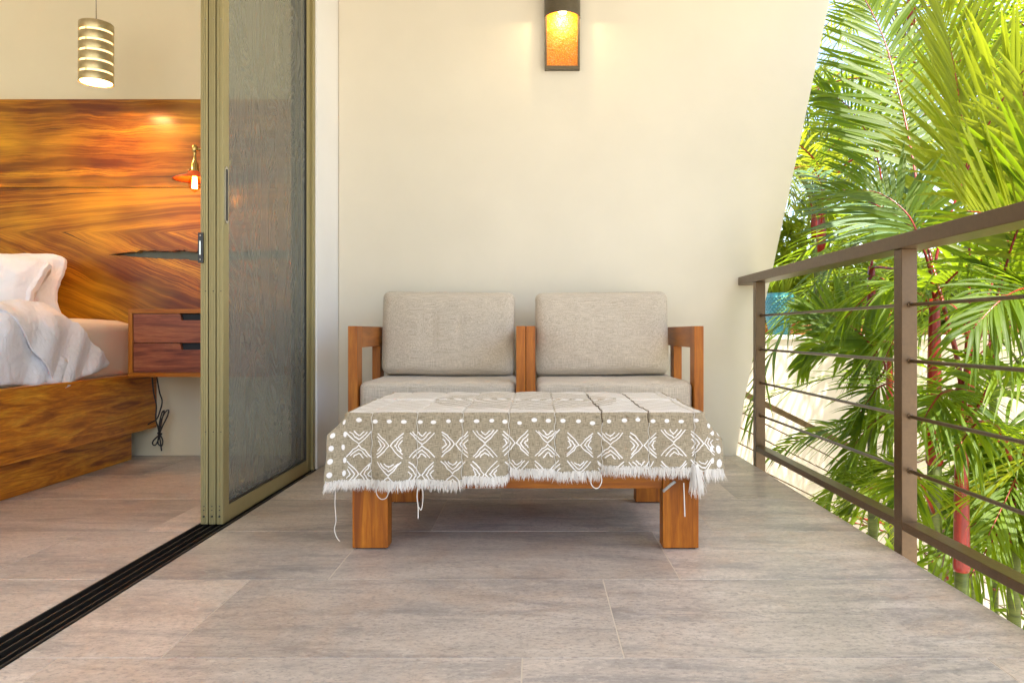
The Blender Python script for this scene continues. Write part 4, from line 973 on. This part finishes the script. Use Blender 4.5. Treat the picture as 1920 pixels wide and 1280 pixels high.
def back_palm(x, y, z0, hh, nf, mat, label, group, scale=1.0, tintsel=None):
    t = thing('palm_tree', label, 'palm tree', (x, y, z0), group)
    MB().tube([(x, y, z0), (x + .03, y, z0 + hh * .5), (x, y, z0 + hh - .3)], .035, 10).build('stem', M['stem'], t)
    MB().tube([(x, y, z0 + hh - .34), (x, y, z0 + hh - .15), (x, y, z0 + hh + .05)], [.036, .045, .024], 10).build('crownshaft', M['red'], t)
    made.append(t)
    for k in range(nf):
        g = gen[random.randrange(5)]; fo = bpy.data.objects.new('frond', g[mat]); C.objects.link(fo); fo.parent = t
        fo.location = (0, 0, hh - random.uniform(0, .1)); a = k * 2.4 + random.uniform(-.3, .3)
        fo.rotation_euler = (random.gauss(0, .15), random.uniform(-.45, .45), a); s_ = scale * random.uniform(.85, 1.15); fo.scale = (s_, s_, s_)
        ro = bpy.data.objects.new('rachis', g['r']); C.objects.link(ro); ro.parent = fo
near_lab = 'leafy palm in the dense mid green growth behind the red stems'; made = []
for (x, y, hh) in ((3.0, 4.4, 3.3), (3.6, 4.0, 4.6), (3.1, 5.3, 5.0), (3.9, 5.0, 3.6), (3.2, 3.4, 2.9), (4.4, 4.6, 5.3), (2.9, 2.7, 2.3), (2.5, 3.4, 1.5), (2.7, 4.6, 1.9)):
    back_palm(x, y, GZ, hh, 11, 'leaf' if random.random() < .5 else 'leaf_y', near_lab, 'mid green palms behind the red stems', 1.0)
far_lab = 'yellow green palm standing on the terrace above the retaining wall'
for i in range(16):
    x = 2.6 + (i % 8) * .95 + random.uniform(-.3, .3); y = 7.3 + (i // 8) * 1.8 + random.uniform(-.4, .4)
    if i in (0, 8): hh = random.uniform(.9, 1.3)
    else: hh = random.uniform(1.5, 3.6)
    back_palm(x, y, .5, hh, 12, 'leaf_y', far_lab, 'yellow green palms on the terrace above the retaining wall', 1.15)

for grp, wd in (('mid green palms behind the red stems', 'mid green palms behind the red stems'), ('yellow green palms on the terrace above the retaining wall', 'yellow green terrace palms')):
    q = sorted([o for o in made if o['group'] == grp], key=lambda o: o.location.x / o.location.y)
    q[0]['label'] = 'leftmost of the ' + wd; q[-1]['label'] = 'rightmost of the ' + wd
# shrubs and ground cover on the terrace: nobody could count the leaves
def leafcloud(name, n, bx, size, mat, seed):
    rg = np.random.RandomState(seed); c = np.column_stack([rg.uniform(*bx[0], n), rg.uniform(*bx[1], n), np.zeros(n)])
    top = bx[2][0] + (bx[2][1] - bx[2][0]) * (.45 + .35 * np.sin(c[:, 0] * 1.9 + 1) * np.cos(c[:, 1] * 1.3) + .2 * np.sin(c[:, 0] * 5.1))
    c[:, 2] = bx[2][0] + (top - bx[2][0]) * rg.rand(n) ** .7
    d = rg.normal(size=(n, 3)); d /= np.linalg.norm(d, axis=1)[:, None]; e = np.cross(d, rg.normal(size=(n, 3))); e /= np.linalg.norm(e, axis=1)[:, None]
    L = size * rg.uniform(.6, 1.4, n)[:, None]; V = np.stack([c - d * L, c + e * L * .28, c + d * L, c - e * L * .28], 1).reshape(-1, 3)
    o = put(name, V, [(4 * i, 4 * i + 1, 4 * i + 2, 4 * i + 3) for i in range(n)], mat, kind='stuff')
    at = o.data.attributes.new('tint', 'FLOAT', 'POINT'); at.data.foreach_set('value', np.repeat(rg.rand(n), 4).astype(np.float32)); return o
tag(leafcloud('shrubbery', 26000, ((1.9, 12), (9.5, 12.5), (.6, 3.4)), .10, M['leaf_y'], 3), 'dense yellow green shrubbery at the back of the terrace', 'shrubs')
tag(leafcloud('ground_cover', 7000, ((1.6, 9), (6.5, 9.5), (.5, .85)), .05, Mat('rusty_leaves').set((.38, .14, .03), .7).m, 8), 'low rusty orange ground cover on the terrace behind the wall', 'ground cover')
